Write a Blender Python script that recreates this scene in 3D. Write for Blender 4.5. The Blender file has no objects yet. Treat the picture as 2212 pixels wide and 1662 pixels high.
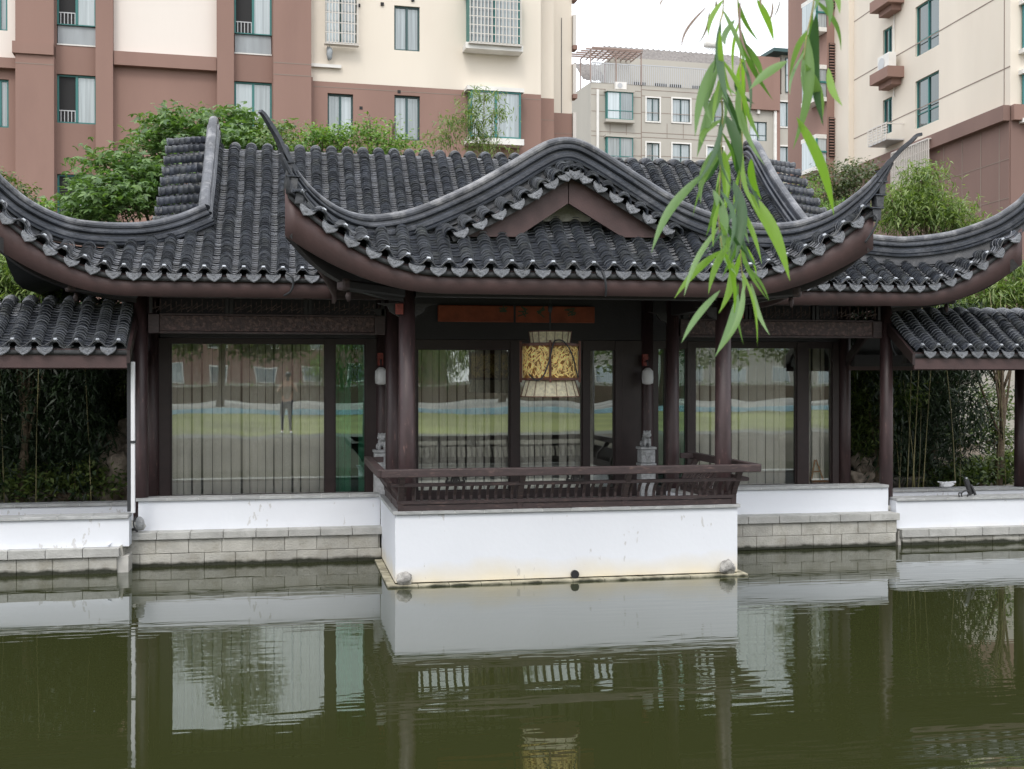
import bpy, math, random
import numpy as np
from mathutils import Matrix, Vector
random.seed(7); RNG = np.random.default_rng(7)
SC = bpy.context.scene; COL = SC.collection
R = math.radians
# ------------------------------------------------------------ camera, sky, sun, exposure
F = 2500.0; HC = 2.41; SA = 0.1901; CA = 0.98177
cam = bpy.data.objects.new('camera', bpy.data.cameras.new('camera')); COL.objects.link(cam)
cam.data.sensor_width = 36; cam.data.lens = 36 * F / 2212; cam.data.clip_end = 3000; cam.data.clip_start = .02
cam.data.dof.use_dof = True; cam.data.dof.focus_distance = 18; cam.data.dof.aperture_fstop = 14
cam.location = (0, 0, HC); cam.rotation_euler = (R(90 - .298), 0, -math.asin(SA)); SC.camera = cam
w = bpy.data.worlds.new('World'); SC.world = w; w.use_nodes = True
nt = w.node_tree; nt.nodes.clear(); N = nt.nodes.new; L = nt.links.new
out = N('ShaderNodeOutputWorld'); add = N('ShaderNodeAddShader'); L(add.outputs[0], out.inputs[0])
b1 = N('ShaderNodeBackground'); b2 = N('ShaderNodeBackground'); L(b1.outputs[0], add.inputs[0]); L(b2.outputs[0], add.inputs[1])
sky = N('ShaderNodeTexSky'); sky.sky_type = 'NISHITA'; sky.sun_disc = False
SUN_EL, SUN_AZ = R(52), R(200)
sky.sun_elevation = SUN_EL; sky.sun_rotation = SUN_AZ; sky.dust_density = 4; L(sky.outputs[0], b1.inputs[0]); b1.inputs[1].default_value = .05
tc = N('ShaderNodeTexCoord'); sp = N('ShaderNodeSeparateXYZ'); L(tc.outputs['Generated'], sp.inputs[0])
mr = N('ShaderNodeMapRange'); L(sp.outputs[2], mr.inputs[0]); mr.inputs[3].default_value = 1.25; mr.inputs[4].default_value = 2.05
L(mr.outputs[0], b2.inputs[1]); b2.inputs[0].default_value = (.955, .975, 1, 1)
sl = bpy.data.lights.new('sun', 'SUN'); sl.energy = 1.0; sl.angle = R(14); sl.color = (1, .96, .9)
so = bpy.data.objects.new('sun', sl); COL.objects.link(so); so.location = (0, -10, 30)
d_ = Vector((math.cos(SUN_EL) * math.sin(SUN_AZ), math.cos(SUN_EL) * math.cos(SUN_AZ), math.sin(SUN_EL)))
so.rotation_euler = d_.to_track_quat('Z', 'Y').to_euler()
SC.view_settings.view_transform = 'Standard'; SC.view_settings.look = 'None'; SC.view_settings.gamma = 1
SC.view_settings.use_curve_mapping = False; SC.view_settings.exposure = .08
SC.cycles.max_bounces = 7; SC.cycles.transparent_max_bounces = 10; SC.cycles.use_denoising = True
SC.cycles.caustics_reflective = False; SC.cycles.caustics_refractive = False; SC.cycles.sample_clamp_indirect = 6

# ------------------------------------------------------------ measured sight lines -> points on real planes
def AB(px):
    t = (px - 1106) / F; return SA + t * CA, CA - t * SA
def P(px, py, Y):
    a, b = AB(px); d = Y / b; return Vector((a * d, Y, HC - (py - 818) * d / F))
def X_(px, Y): a, b = AB(px); return a * Y / b
def Z_(px, py, Y): a, b = AB(px); return HC - (py - 818) * (Y / b) / F

# ------------------------------------------------------------ materials
def mat(name, col, rough=.6, var=0, scale=3, bump=0, bscale=30, spec=.5, metal=0, dirt=None, dscale=2, dthr=(.55, .75), stretch=(1, 1, 1), island=0, coat=0, trans=0):
    m = bpy.data.materials.new(name); m.use_nodes = True; t = m.node_tree; n = t.nodes; l = t.links.new
    p = n['Principled BSDF']; p.inputs['Roughness'].default_value = rough; p.inputs['Metallic'].default_value = metal
    p.inputs['Specular IOR Level'].default_value = spec; p.inputs['Coat Weight'].default_value = coat
    g = n.new('ShaderNodeNewGeometry'); mp = n.new('ShaderNodeMapping'); l(g.outputs['Position'], mp.inputs[0]); mp.inputs['Scale'].default_value = stretch
    c = n.new('ShaderNodeRGB'); c.outputs[0].default_value = (*col, 1); cur = c.outputs[0]
    if var:
        nz = n.new('ShaderNodeTexNoise'); nz.inputs['Scale'].default_value = scale; nz.inputs['Detail'].default_value = 6; l(mp.outputs[0], nz.inputs[0])
        r = n.new('ShaderNodeMapRange'); l(nz.outputs[0], r.inputs[0]); r.inputs[1].default_value = .3; r.inputs[2].default_value = .7; r.inputs[3].default_value = 1 - var; r.inputs[4].default_value = 1 + var
        v = n.new('ShaderNodeVectorMath'); v.operation = 'SCALE'; l(cur, v.inputs[0]); l(r.outputs[0], v.inputs['Scale']); cur = v.outputs[0]
    if island:
        r = n.new('ShaderNodeMapRange'); l(g.outputs['Random Per Island'], r.inputs[0]); r.inputs[3].default_value = 1 - island; r.inputs[4].default_value = 1 + island
        oi = n.new('ShaderNodeObjectInfo'); r2 = n.new('ShaderNodeMapRange'); l(oi.outputs['Random'], r2.inputs[0]); r2.inputs[3].default_value = 1 - island * .6; r2.inputs[4].default_value = 1 + island * .6
        mm = n.new('ShaderNodeMath'); mm.operation = 'MULTIPLY'; l(r.outputs[0], mm.inputs[0]); l(r2.outputs[0], mm.inputs[1])
        v = n.new('ShaderNodeVectorMath'); v.operation = 'SCALE'; l(cur, v.inputs[0]); l(mm.outputs[0], v.inputs['Scale']); cur = v.outputs[0]
    if dirt:
        nz = n.new('ShaderNodeTexNoise'); nz.inputs['Scale'].default_value = dscale; nz.inputs['Detail'].default_value = 8; nz.inputs['Roughness'].default_value = .65; l(mp.outputs[0], nz.inputs[0])
        r = n.new('ShaderNodeMapRange'); l(nz.outputs[0], r.inputs[0]); r.inputs[1].default_value = dthr[0]; r.inputs[2].default_value = dthr[1]
        mx = n.new('ShaderNodeMixRGB'); l(r.outputs[0], mx.inputs[0]); l(cur, mx.inputs[1]); mx.inputs[2].default_value = (*dirt, 1); cur = mx.outputs[0]
    l(cur, p.inputs['Base Color'])
    if bump:
        nz = n.new('ShaderNodeTexNoise'); nz.inputs['Scale'].default_value = bscale; nz.inputs['Detail'].default_value = 5; l(mp.outputs[0], nz.inputs[0])
        b = n.new('ShaderNodeBump'); b.inputs['Strength'].default_value = bump; b.inputs['Distance'].default_value = .02; l(nz.outputs[0], b.inputs['Height']); l(b.outputs[0], p.inputs['Normal'])
    m['cur'] = 0
    return m
M = {}
M['tile'] = mat('grey_clay_tile', (.033, .038, .050), .34, .35, 2.5, .3, 60, island=.4, dirt=(.075, .08, .07), dscale=5, dthr=(.5, .75))
M['lip'] = mat('pale_tile_lip', (.25, .262, .29), .5, .4, 9, 0, 60, island=.5)  # lip faces coloured lighter than the tile body, so each course shows as a stripe
M['drip'] = mat('drip_tile_clay', (.18, .19, .21), .5, .25, 12, .8, 70, island=.2, dirt=(.12, .12, .12), dscale=25, dthr=(.5, .8))
M['ridge'] = mat('ridge_mortar', (.034, .039, .050), .36, .4, 3, .35, 25, dirt=(.12, .125, .14), dscale=3.2, dthr=(.5, .75))
M['cap_r'] = mat('weathered_ridge_cap', (.075, .08, .094), .4, .4, 3, .4, 22, dirt=(.3, .3, .31), dscale=4.2, dthr=(.48, .72))
M['ridgebase'] = mat('ridge_base_mortar', (.05, .053, .06), .6, .35, 4, .6, 20, dirt=(.12, .12, .125), dscale=5)
M['under'] = mat('dark_roof_bed', (.045, .047, .05), .8, .3, 4, .3)
M['brown'] = mat('brown_timber_paint', (.042, .027, .027), .6, .22, 6, .15, 40, stretch=(1, 1, 4), dirt=(.13, .085, .075), dscale=11, dthr=(.54, .72))
M['fascia'] = mat('brown_fascia_paint', (.068, .038, .037), .55, .2, 3, .12, 50, dirt=(.05, .03, .029), dscale=3.2, dthr=(.5, .75))
M['column'] = mat('column_lacquer', (.042, .023, .024), .45, .3, 5, .1, 40, stretch=(3, 3, .6), dirt=(.16, .09, .08), dscale=10, dthr=(.62, .72))
M['dark'] = mat('dark_timber', (.008, .006, .006), .5, .3, 6, .2)
M['carved'] = mat('carved_timber', (.045, .026, .024), .6, .4, 14, 1.0, 22, dirt=(.13, .08, .07), dscale=18, dthr=(.5, .6))
M['frame'] = mat('window_frame_brown', (.024, .014, .014), .4, .2, 8)
M['stone'] = mat('embankment_stone', (.45, .44, .40), .8, .22, 3, .5, 40, island=.12, dirt=(.30, .28, .23), dscale=4, dthr=(.48, .75))
M['cap'] = mat('stone_cap', (.44, .44, .42), .75, .15, 5, .4, 50, island=.1, dirt=(.3, .3, .28), dscale=6, dthr=(.5, .8))
M['coping'] = mat('grey_coping', (.40, .41, .41), .6, .22, 8, .2, 60, island=.12, stretch=(1, 3, 3))
M['joint'] = mat('dark_joint', (.25, .24, .21), .9, .3, 5)
M['joint_w'] = mat('white_joint', (.62, .62, .6), .8)
M['rock'] = mat('pale_rock', (.34, .33, .31), .85, .4, 12, 1, 30, dirt=(.14, .13, .11), dscale=14)
M['garden_rock'] = mat('garden_rock', (.3, .25, .2), .85, .5, 8, 1, 14, dirt=(.08, .07, .055), dscale=7)
M['lion'] = mat('grey_carved_stone', (.42, .43, .44), .8, .25, 20, 1, 60)
M['fitting'] = mat('tan_fitting', (.3, .26, .2), .6)
M['white'] = mat('white_plastic', (.75, .76, .78), .35)
M['black'] = mat('black_plastic', (.02, .02, .022), .35, .3, 20)
M['cable'] = mat('cable_rubber', (.03, .032, .036), .45)
M['led'] = mat('led_casing', (.30, .32, .35), .25, island=.5)
M['plaque'] = mat('orange_plaque', (.30, .07, .03), .6, .3, 6, .2, dirt=(.2, .05, .02), dscale=8)
M['ink'] = mat('green_ink', (.05, .07, .035), .6)
M['redbox'] = mat('red_lacquer', (.2, .03, .02), .5, .3, 30)
M['wood'] = mat('orange_wood', (.4, .16, .05), .5, .3, 15)
M['shade'] = mat('cream_parchment', (.78, .72, .52), .7, .25, 25, .2, dirt=(.4, .33, .18), dscale=40, dthr=(.6, .7))
M['gold'] = mat('gold_leaf_pattern', (1, .74, .28), .4, .2, 20, island=.35)
M['golddark'] = mat('lantern_inner', (.34, .15, .03), .7, .3, 20)
M['lantern_frame'] = mat('lantern_frame', (.13, .045, .028), .45, .3, 20)
M['curtain'] = mat('curtain_cloth', (.95, .93, .86), .9, .06, 2)
M['interior'] = mat('room_interior', (.22, .215, .20), .9)
M['floor'] = mat('terrace_floor', (.5, .49, .46), .7, .2, 5)
M['ledge'] = mat('yellow_ledge_stone', (.42, .39, .29), .75, .25, 6, .4, island=.1, dirt=(.16, .13, .07), dscale=5, dthr=(.5, .8))
def leafmat(name, c1, c2, tr=.3, rough=.5):
    m = bpy.data.materials.new(name); m.use_nodes = True; t = m.node_tree; n = t.nodes; l = t.links.new
    p = n['Principled BSDF']; p.inputs['Roughness'].default_value = rough
    g = n.new('ShaderNodeNewGeometry'); oi = n.new('ShaderNodeObjectInfo'); a = n.new('ShaderNodeMath'); a.operation = 'ADD'; l(g.outputs['Random Per Island'], a.inputs[0]); l(oi.outputs['Random'], a.inputs[1])
    fr = n.new('ShaderNodeMath'); fr.operation = 'FRACT'; l(a.outputs[0], fr.inputs[0])
    mx = n.new('ShaderNodeMixRGB'); l(fr.outputs[0], mx.inputs[0]); mx.inputs[1].default_value = (*c1, 1); mx.inputs[2].default_value = (*c2, 1); l(mx.outputs[0], p.inputs['Base Color'])
    tr_ = n.new('ShaderNodeBsdfTranslucent'); hs = n.new('ShaderNodeVectorMath'); hs.operation = 'MULTIPLY'; l(mx.outputs[0], hs.inputs[0]); hs.inputs[1].default_value = (1.5, 1.7, .6); l(hs.outputs[0], tr_.inputs[0])
    ms = n.new('ShaderNodeMixShader'); ms.inputs[0].default_value = tr; l(p.outputs[0], ms.inputs[1]); l(tr_.outputs[0], ms.inputs[2]); l(ms.outputs[0], n['Material Output'].inputs[0])
    return m
M['leaf_maple'] = leafmat('maple_leaf', (.045, .10, .028), (.17, .27, .09), .28)
M['leaf_shrub'] = leafmat('shrub_leaf', (.06, .14, .025), (.24, .36, .10), .3)
M['leaf_bamboo'] = leafmat('bamboo_leaf', (.07, .13, .03), (.26, .33, .12), .3)
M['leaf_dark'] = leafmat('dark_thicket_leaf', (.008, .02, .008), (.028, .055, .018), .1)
M['leaf_mid'] = leafmat('garden_leaf', (.03, .065, .018), (.17, .22, .06), .25)
M['leaf_grey'] = leafmat('grey_green_leaf', (.05, .08, .035), (.13, .15, .08), .25)
M['bark'] = mat('bark', (.12, .09, .06), .9, .4, 10, .8)
M['culm'] = mat('bamboo_culm', (.20, .18, .08), .5, .4, 6, island=.3)
M['grass'] = mat('lawn_grass', (.15, .165, .045), .9, .45, .3, .3)
M['soil'] = mat('soil', (.10, .09, .07), .95, .4, 1)
M['paving'] = mat('grey_paving', (.24, .235, .22), .85, .45, .35)
M['bankp'] = mat('bank_paving', (.10, .10, .09), .9, .3, 2)
M['blue'] = mat('blue_barrier', (.34, .52, .6), .5, .2, 2)
M['cream'] = mat('cream_render', (.72, .655, .565), .9, .06, .35, .1, 8, dirt=(.68, .61, .52), dscale=.5, dthr=(.5, .8), stretch=(1, 1, .3))
M['creamgrey'] = mat('pale_cream_render', (.75, .69, .64), .9, .05, .4, .1, 8, dirt=(.69, .63, .58), dscale=.4, dthr=(.5, .8), stretch=(1, 1, .3))
M['bbrown'] = mat('brown_render', (.27, .168, .138), .9, .07, .5, .1, 8, dirt=(.235, .145, .12), dscale=.6, dthr=(.5, .8), stretch=(1, 1, .3))
M['bbrown2'] = mat('brown_panel_cladding', (.205, .13, .11), .85, .09, .5, .1, 8, dirt=(.19, .12, .1), dscale=.6, dthr=(.5, .8), stretch=(1, 1, .3))
M['bgrey'] = mat('grey_render', (.43, .41, .365), .9, .06, .3, dirt=(.36, .345, .31), dscale=.3, dthr=(.5, .8), stretch=(1, 1, .3))
M['bwhite'] = mat('white_trim', (.72, .71, .68), .8, .08, 2)
M['teal'] = mat('teal_frame', (.03, .17, .16), .45)
M['tealdark'] = mat('dark_teal_frame', (.03, .075, .075), .45)
M['panel'] = mat('dull_grey_panel', (.33, .36, .38), .5, .15, 3, dirt=(.25, .27, .29), dscale=4, stretch=(1, 1, .2))
M['hole'] = mat('dark_opening', (.012, .012, .013), .7)
M['pergola'] = mat('rusty_pergola_bars', (.30, .22, .19), .7)
M['bars'] = mat('pale_metal_bars', (.6, .57, .53), .45)
M['steel'] = mat('grey_steel', (.45, .46, .47), .4, metal=.3)
M['groove'] = mat('render_groove', (.25, .2, .17), .95)
M['rooftile'] = mat('far_roof_tile', (.17, .155, .145), .8, .35, 6, .5, 12)
M['skin'] = mat('skin', (.5, .3, .22), .55)
M['shirt'] = mat('tan_shirt', (.26, .2, .15), .85, .1, 8)
M['trousers'] = mat('dark_trousers', (.03, .035, .05), .85, .2, 8)
M['shoe'] = mat('white_shoe', (.65, .65, .65), .6)
def plaster():
    m = mat('white_plaster', (.745, .77, .82), .75, .03, .8, .12, 14); t = m.node_tree; n = t.nodes; l = t.links.new; p = n['Principled BSDF']
    src = p.inputs['Base Color'].links[0].from_socket; g = n.new('ShaderNodeNewGeometry'); s = n.new('ShaderNodeSeparateXYZ'); l(g.outputs['Position'], s.inputs[0])
    nz = n.new('ShaderNodeTexNoise'); nz.inputs['Scale'].default_value = 1.7; nz.inputs['Detail'].default_value = 7; l(g.outputs['Position'], nz.inputs[0])
    ad = n.new('ShaderNodeMath'); ad.operation = 'MULTIPLY_ADD'; l(nz.outputs[0], ad.inputs[0]); ad.inputs[1].default_value = -.35; l(s.outputs[2], ad.inputs[2])
    r = n.new('ShaderNodeMapRange'); l(ad.outputs[0], r.inputs[0]); r.inputs[1].default_value = .12; r.inputs[2].default_value = -.16; r.inputs[3].default_value = 0; r.inputs[4].default_value = .9
    mx = n.new('ShaderNodeMixRGB'); l(r.outputs[0], mx.inputs[0]); l(src, mx.inputs[1]); mx.inputs[2].default_value = (.72, .64, .47, 1)
    # scattered chips and drips
    mp = n.new('ShaderNodeMapping'); mp.inputs['Scale'].default_value = (1, 1, .45); l(g.outputs['Position'], mp.inputs[0])
    n2 = n.new('ShaderNodeTexNoise'); n2.inputs['Scale'].default_value = 17; n2.inputs['Detail'].default_value = 3; l(mp.outputs[0], n2.inputs[0])
    n3 = n.new('ShaderNodeTexNoise'); n3.inputs['Scale'].default_value = 1.3; l(g.outputs['Position'], n3.inputs[0])
    mu = n.new('ShaderNodeMath'); mu.operation = 'MULTIPLY'; l(n2.outputs[0], mu.inputs[0]); l(n3.outputs[0], mu.inputs[1])
    r2 = n.new('ShaderNodeMapRange'); l(mu.outputs[0], r2.inputs[0]); r2.inputs[1].default_value = .375; r2.inputs[2].default_value = .40; r2.inputs[4].default_value = .5
    m2 = n.new('ShaderNodeMixRGB'); l(r2.outputs[0], m2.inputs[0]); l(mx.outputs[0], m2.inputs[1]); m2.inputs[2].default_value = (.42, .4, .37, 1)
    l(m2.outputs[0], p.inputs['Base Color']); return m
M['plaster'] = plaster()
def wetband(m, lo=.035, hi=.075):   # algae line where the stones meet the water
    t = m.node_tree; n = t.nodes; l = t.links.new; p = n['Principled BSDF']; src = p.inputs['Base Color'].links[0].from_socket
    g = n.new('ShaderNodeNewGeometry'); s = n.new('ShaderNodeSeparateXYZ'); l(g.outputs['Position'], s.inputs[0])
    nz = n.new('ShaderNodeTexNoise'); nz.inputs['Scale'].default_value = 5; nz.inputs['Detail'].default_value = 6; l(g.outputs['Position'], nz.inputs[0])
    ad = n.new('ShaderNodeMath'); ad.operation = 'MULTIPLY_ADD'; l(nz.outputs[0], ad.inputs[0]); ad.inputs[1].default_value = -.09; l(s.outputs[2], ad.inputs[2])
    r = n.new('ShaderNodeMapRange'); l(ad.outputs[0], r.inputs[0]); r.inputs[1].default_value = hi - .045; r.inputs[2].default_value = lo - .045; 
    mx = n.new('ShaderNodeMixRGB'); l(r.outputs[0], mx.inputs[0]); l(src, mx.inputs[1]); mx.inputs[2].default_value = (.02, .022, .012, 1); l(mx.outputs[0], p.inputs['Base Color'])
wetband(M['stone']); wetband(M['joint']); wetband(M['ledge'], .0, .028)
def glass(name, tint, refl, curt=None):
    m = bpy.data.materials.new(name); m.use_nodes = True; t = m.node_tree; n = t.nodes; l = t.links.new; n.remove(n['Principled BSDF'])
    gl = n.new('ShaderNodeBsdfGlossy'); gl.inputs['Roughness'].default_value = 0; gl.inputs[0].default_value = (.93, 1, .97, 1)
    if curt:
        tr = n.new('ShaderNodeBsdfDiffuse'); g0 = n.new('ShaderNodeNewGeometry'); mp = n.new('ShaderNodeMapping'); mp.inputs['Scale'].default_value = (9, 9, .25); l(g0.outputs['Position'], mp.inputs[0]); nz = n.new('ShaderNodeTexNoise'); nz.inputs['Scale'].default_value = 1.3; l(mp.outputs[0], nz.inputs[0])
        oi = n.new('ShaderNodeObjectInfo'); ml = n.new('ShaderNodeMath'); ml.operation = 'MULTIPLY_ADD'; l(oi.outputs['Random'], ml.inputs[0]); ml.inputs[1].default_value = .75; ml.inputs[2].default_value = -.2
        m3 = n.new('ShaderNodeMath'); m3.operation = 'ADD'; l(ml.outputs[0], m3.inputs[0]); l(nz.outputs[0], m3.inputs[1]); vs = n.new('ShaderNodeVectorMath'); vs.operation = 'SCALE'; vs.inputs[0].default_value = curt; l(m3.outputs[0], vs.inputs['Scale']); l(vs.outputs[0], tr.inputs[0])
    else: tr = n.new('ShaderNodeBsdfTransparent'); tr.inputs[0].default_value = (*tint, 1)
    fr = n.new('ShaderNodeFresnel'); fr.inputs[0].default_value = 1.5
    a = n.new('ShaderNodeMath'); a.operation = 'ADD'; a.use_clamp = True; l(fr.outputs[0], a.inputs[0]); a.inputs[1].default_value = refl
    mx = n.new('ShaderNodeMixShader'); l(a.outputs[0], mx.inputs[0]); l(tr.outputs[0], mx.inputs[1]); l(gl.outputs[0], mx.inputs[2]); l(mx.outputs[0], n['Material Output'].inputs[0])
    # slight waviness of the sheet
    nz = n.new('ShaderNodeTexNoise'); nz.inputs['Scale'].default_value = 1.1; nz.inputs['Detail'].default_value = 1; g = n.new('ShaderNodeNewGeometry'); l(g.outputs['Position'], nz.inputs[0])
    b = n.new('ShaderNodeBump'); b.inputs['Strength'].default_value = .07; b.inputs['Distance'].default_value = .03; l(nz.outputs[0], b.inputs['Height']); l(b.outputs[0], gl.inputs['Normal'])
    return m
M['glass'] = glass('clear_window_glass', (1, 1, .99), .15)
M['glass_g'] = glass('green_window_glass', (.5, .78, .68), .16)
M['pane'] = glass('far_window_pane', None, .12, (.42, .47, .50))
M['pane_d'] = glass('dark_window_pane', None, .10, (.05, .06, .07))
def water():
    m = bpy.data.materials.new('pond_water'); m.use_nodes = True; t = m.node_tree; n = t.nodes; l = t.links.new; n.remove(n['Principled BSDF'])
    df = n.new('ShaderNodeBsdfDiffuse'); df.inputs[0].default_value = (.029, .033, .011, 1)
    gl = n.new('ShaderNodeBsdfGlossy'); gl.inputs['Roughness'].default_value = 0; gl.inputs[0].default_value = (.96, .98, 1, 1)
    fr = n.new('ShaderNodeFresnel'); fr.inputs[0].default_value = 2.75
    mx = n.new('ShaderNodeMixShader'); l(fr.outputs[0], mx.inputs[0]); l(df.outputs[0], mx.inputs[1]); l(gl.outputs[0], mx.inputs[2]); l(mx.outputs[0], n['Material Output'].inputs[0])
    g = n.new('ShaderNodeNewGeometry'); mp = n.new('ShaderNodeMapping'); mp.inputs['Rotation'].default_value = (0, 0, R(4)); mp.inputs['Scale'].default_value = (.9, 4.2, 1); l(g.outputs['Position'], mp.inputs[0])
    nz = n.new('ShaderNodeTexNoise'); nz.inputs['Scale'].default_value = 2.0; nz.inputs['Detail'].default_value = 1.2; l(mp.outputs[0], nz.inputs[0])
    n2 = n.new('ShaderNodeTexNoise'); n2.inputs['Scale'].default_value = .35; l(g.outputs['Position'], n2.inputs[0])
    r = n.new('ShaderNodeMapRange'); l(n2.outputs[0], r.inputs[0]); r.inputs[1].default_value = .4; r.inputs[2].default_value = .62; r.inputs[3].default_value = .12
    mu = n.new('ShaderNodeMath'); mu.operation = 'MULTIPLY'; l(nz.outputs[0], mu.inputs[0]); l(r.outputs[0], mu.inputs[1])
    b = n.new('ShaderNodeBump'); b.inputs['Strength'].default_value = 1; b.inputs['Distance'].default_value = .0030; l(mu.outputs[0], b.inputs['Height'])
    l(b.outputs[0], gl.inputs['Normal']); l(b.outputs[0], fr.inputs['Normal'])
    return m
M['water'] = water()

# ------------------------------------------------------------ builders
def link(o, parent=None):
    COL.objects.link(o)
    if parent is not None:
        o.parent = parent
        if parent.type == 'EMPTY': o.matrix_parent_inverse = Matrix.Translation(-parent.location)
    return o
def thing(name, label, cat, loc=(0, 0, 0), group=None):
    o = bpy.data.objects.new(name, None); o.location = loc; o.empty_display_size = .2; COL.objects.link(o); return tag(o, label, cat, group)
def tag(o, label=None, cat=None, group=None, kind=None):
    if label: o['label'] = label
    if cat: o['category'] = cat
    if group: o['group'] = group
    if kind: o['kind'] = kind
    return o
class MB:
    def __init__(s): s.v = []; s.f = []
    def quad(s, *p): b = len(s.v); s.v += [tuple(q) for q in p]; s.f.append(tuple(range(b, b + len(p)))); return s
    def hexa(s, p):   # 8 corners: bottom 4 ccw, top 4 ccw
        b = len(s.v); s.v += [tuple(q) for q in p]
        for f in ((3, 2, 1, 0), (4, 5, 6, 7), (0, 1, 5, 4), (1, 2, 6, 5), (2, 3, 7, 6), (3, 0, 4, 7)): s.f.append(tuple(b + i for i in f))
        return s
    def box(s, x0, x1, y0, y1, z0, z1):
        return s.hexa([(x0, y0, z0), (x1, y0, z0), (x1, y1, z0), (x0, y1, z0), (x0, y0, z1), (x1, y0, z1), (x1, y1, z1), (x0, y1, z1)])
    def lathe(s, c, prof, n=16, ax=(1, 1)):   # prof [(r, z)] about vertical axis at c
        b = len(s.v)
        for r, z in prof:
            for i in range(n): a = 2 * math.pi * i / n; s.v.append((c[0] + r * math.cos(a) * ax[0], c[1] + r * math.sin(a) * ax[1], c[2] + z))
        for k in range(len(prof) - 1):
            for i in range(n): j = (i + 1) % n; s.f.append((b + k * n + i, b + k * n + j, b + (k + 1) * n + j, b + (k + 1) * n + i))
        s.f.append(tuple(b + i for i in range(n))[::-1]); s.f.append(tuple(b + (len(prof) - 1) * n + i for i in range(n))); return s
    def tube(s, pts, r, n=6, r1=None):
        pts = [Vector(p) for p in pts]; b = len(s.v); m = len(pts)
        for k, p in enumerate(pts):
            t = (pts[min(k + 1, m - 1)] - pts[max(k - 1, 0)]).normalized(); u = t.cross(Vector((0, 0, 1)))
            if u.length < .05: u = t.cross(Vector((0, 1, 0)))
            u.normalize(); w_ = t.cross(u); rr = r if r1 is None else r + (r1 - r) * k / (m - 1)
            for i in range(n): a = 2 * math.pi * i / n; s.v.append(tuple(p + u * math.cos(a) * rr + w_ * math.sin(a) * rr))
        for k in range(m - 1):
            for i in range(n): j = (i + 1) % n; s.f.append((b + k * n + i, b + k * n + j, b + (k + 1) * n + j, b + (k + 1) * n + i))
        s.f.append(tuple(b + i for i in range(n))[::-1]); s.f.append(tuple(b + (m - 1) * n + i for i in range(n))); return s
    def prism(s, poly, off):   # planar polygon extruded by vector
        b = len(s.v); n = len(poly); off = Vector(off); s.v += [tuple(p) for p in poly] + [tuple(Vector(p) + off) for p in poly]
        s.f.append(tuple(range(b, b + n))); s.f.append(tuple(range(b + 2 * n - 1, b + n - 1, -1)))
        for i in range(n): j = (i + 1) % n; s.f.append((b + i, b + j, b + n + j, b + n + i)[::-1])
        return s
    def bar(s, a, b_, w_, h, up=(0, 0, 1)):
        a = Vector(a); b_ = Vector(b_); t = (b_ - a).normalized(); sd = t.cross(Vector(up)).normalized() * (w_ / 2); u = sd.cross(t).normalized() * (h / 2)
        return s.hexa([a - sd - u, a + sd - u, b_ + sd - u, b_ - sd - u, a - sd + u, a + sd + u, b_ + sd + u, b_ - sd + u])
    def blob(s, c, r, seed=0, n=10, m=7, amp=.25):
        rn = random.Random(seed); ph = [rn.uniform(0, 6.28) for _ in range(6)]; b = len(s.v)
        for k in range(m + 1):
            th = math.pi * k / m
            for i in range(n):
                a = 2 * math.pi * i / n; q = 1 + amp * (.5 * math.sin(2 * a + ph[0] + 2 * th) + .3 * math.sin(3 * a + ph[1] - 3 * th) + .3 * math.sin(5 * th + ph[2] + a) + .2 * math.sin(7 * a + ph[3] + 5 * th))
                s.v.append((c[0] + r[0] * q * math.sin(th) * math.cos(a), c[1] + r[1] * q * math.sin(th) * math.sin(a), c[2] + r[2] * q * math.cos(th)))
        for k in range(m):
            for i in range(n): j = (i + 1) % n; s.f.append((b + k * n + i, b + (k + 1) * n + i, b + (k + 1) * n + j, b + k * n + j))
        return s
    def build(s, name, m, parent=None, smooth=False, bevel=0):
        me = bpy.data.meshes.new(name); me.from_pydata(s.v, [], s.f); me.update(); me.materials.append(M[m] if isinstance(m, str) else m)
        if smooth: me.polygons.foreach_set('use_smooth', [True] * len(me.polygons))
        o = bpy.data.objects.new(name, me); link(o, parent)
        if bevel: bm = o.modifiers.new('bevel', 'BEVEL'); bm.width = bevel; bm.segments = 2; bm.limit_method = 'ANGLE'
        return o
def npmesh(name, V, Fa, m, parent=None, smooth=False):
    V = np.asarray(V, np.float32); Fa = np.asarray(Fa, np.int32); k = Fa.shape[1]
    me = bpy.data.meshes.new(name); me.vertices.add(len(V)); me.vertices.foreach_set('co', V.ravel()); me.loops.add(Fa.size); me.loops.foreach_set('vertex_index', Fa.ravel())
    me.polygons.add(len(Fa)); me.polygons.foreach_set('loop_start', np.arange(0, Fa.size, k, dtype=np.int32)); me.polygons.foreach_set('loop_total', np.full(len(Fa), k, np.int32))
    if smooth: me.polygons.foreach_set('use_smooth', np.ones(len(Fa), bool))
    me.update(calc_edges=True); me.materials.append(M[m]); o = bpy.data.objects.new(name, me); return link(o, parent)
def smoothpath(pts, n):
    pts = np.array([tuple(p) for p in pts], float); q = np.vstack([2 * pts[0] - pts[1], pts, 2 * pts[-1] - pts[-2]]); o = []
    for i in range(1, len(q) - 2):
        for k in range(n):
            t = k / n; o.append(.5 * ((2 * q[i]) + (-q[i - 1] + q[i + 1]) * t + (2 * q[i - 1] - 5 * q[i] + 4 * q[i + 1] - q[i + 2]) * t * t + (-q[i - 1] + 3 * q[i] - 3 * q[i + 1] + q[i + 2]) * t ** 3))
    o.append(pts[-1]); return [Vector(p) for p in o]
def instance(me, name, Mx, parent):
    o = bpy.data.objects.new(name, me); COL.objects.link(o); o.parent = parent; o.matrix_world = Mx; o.matrix_basis = Mx; return o
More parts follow.
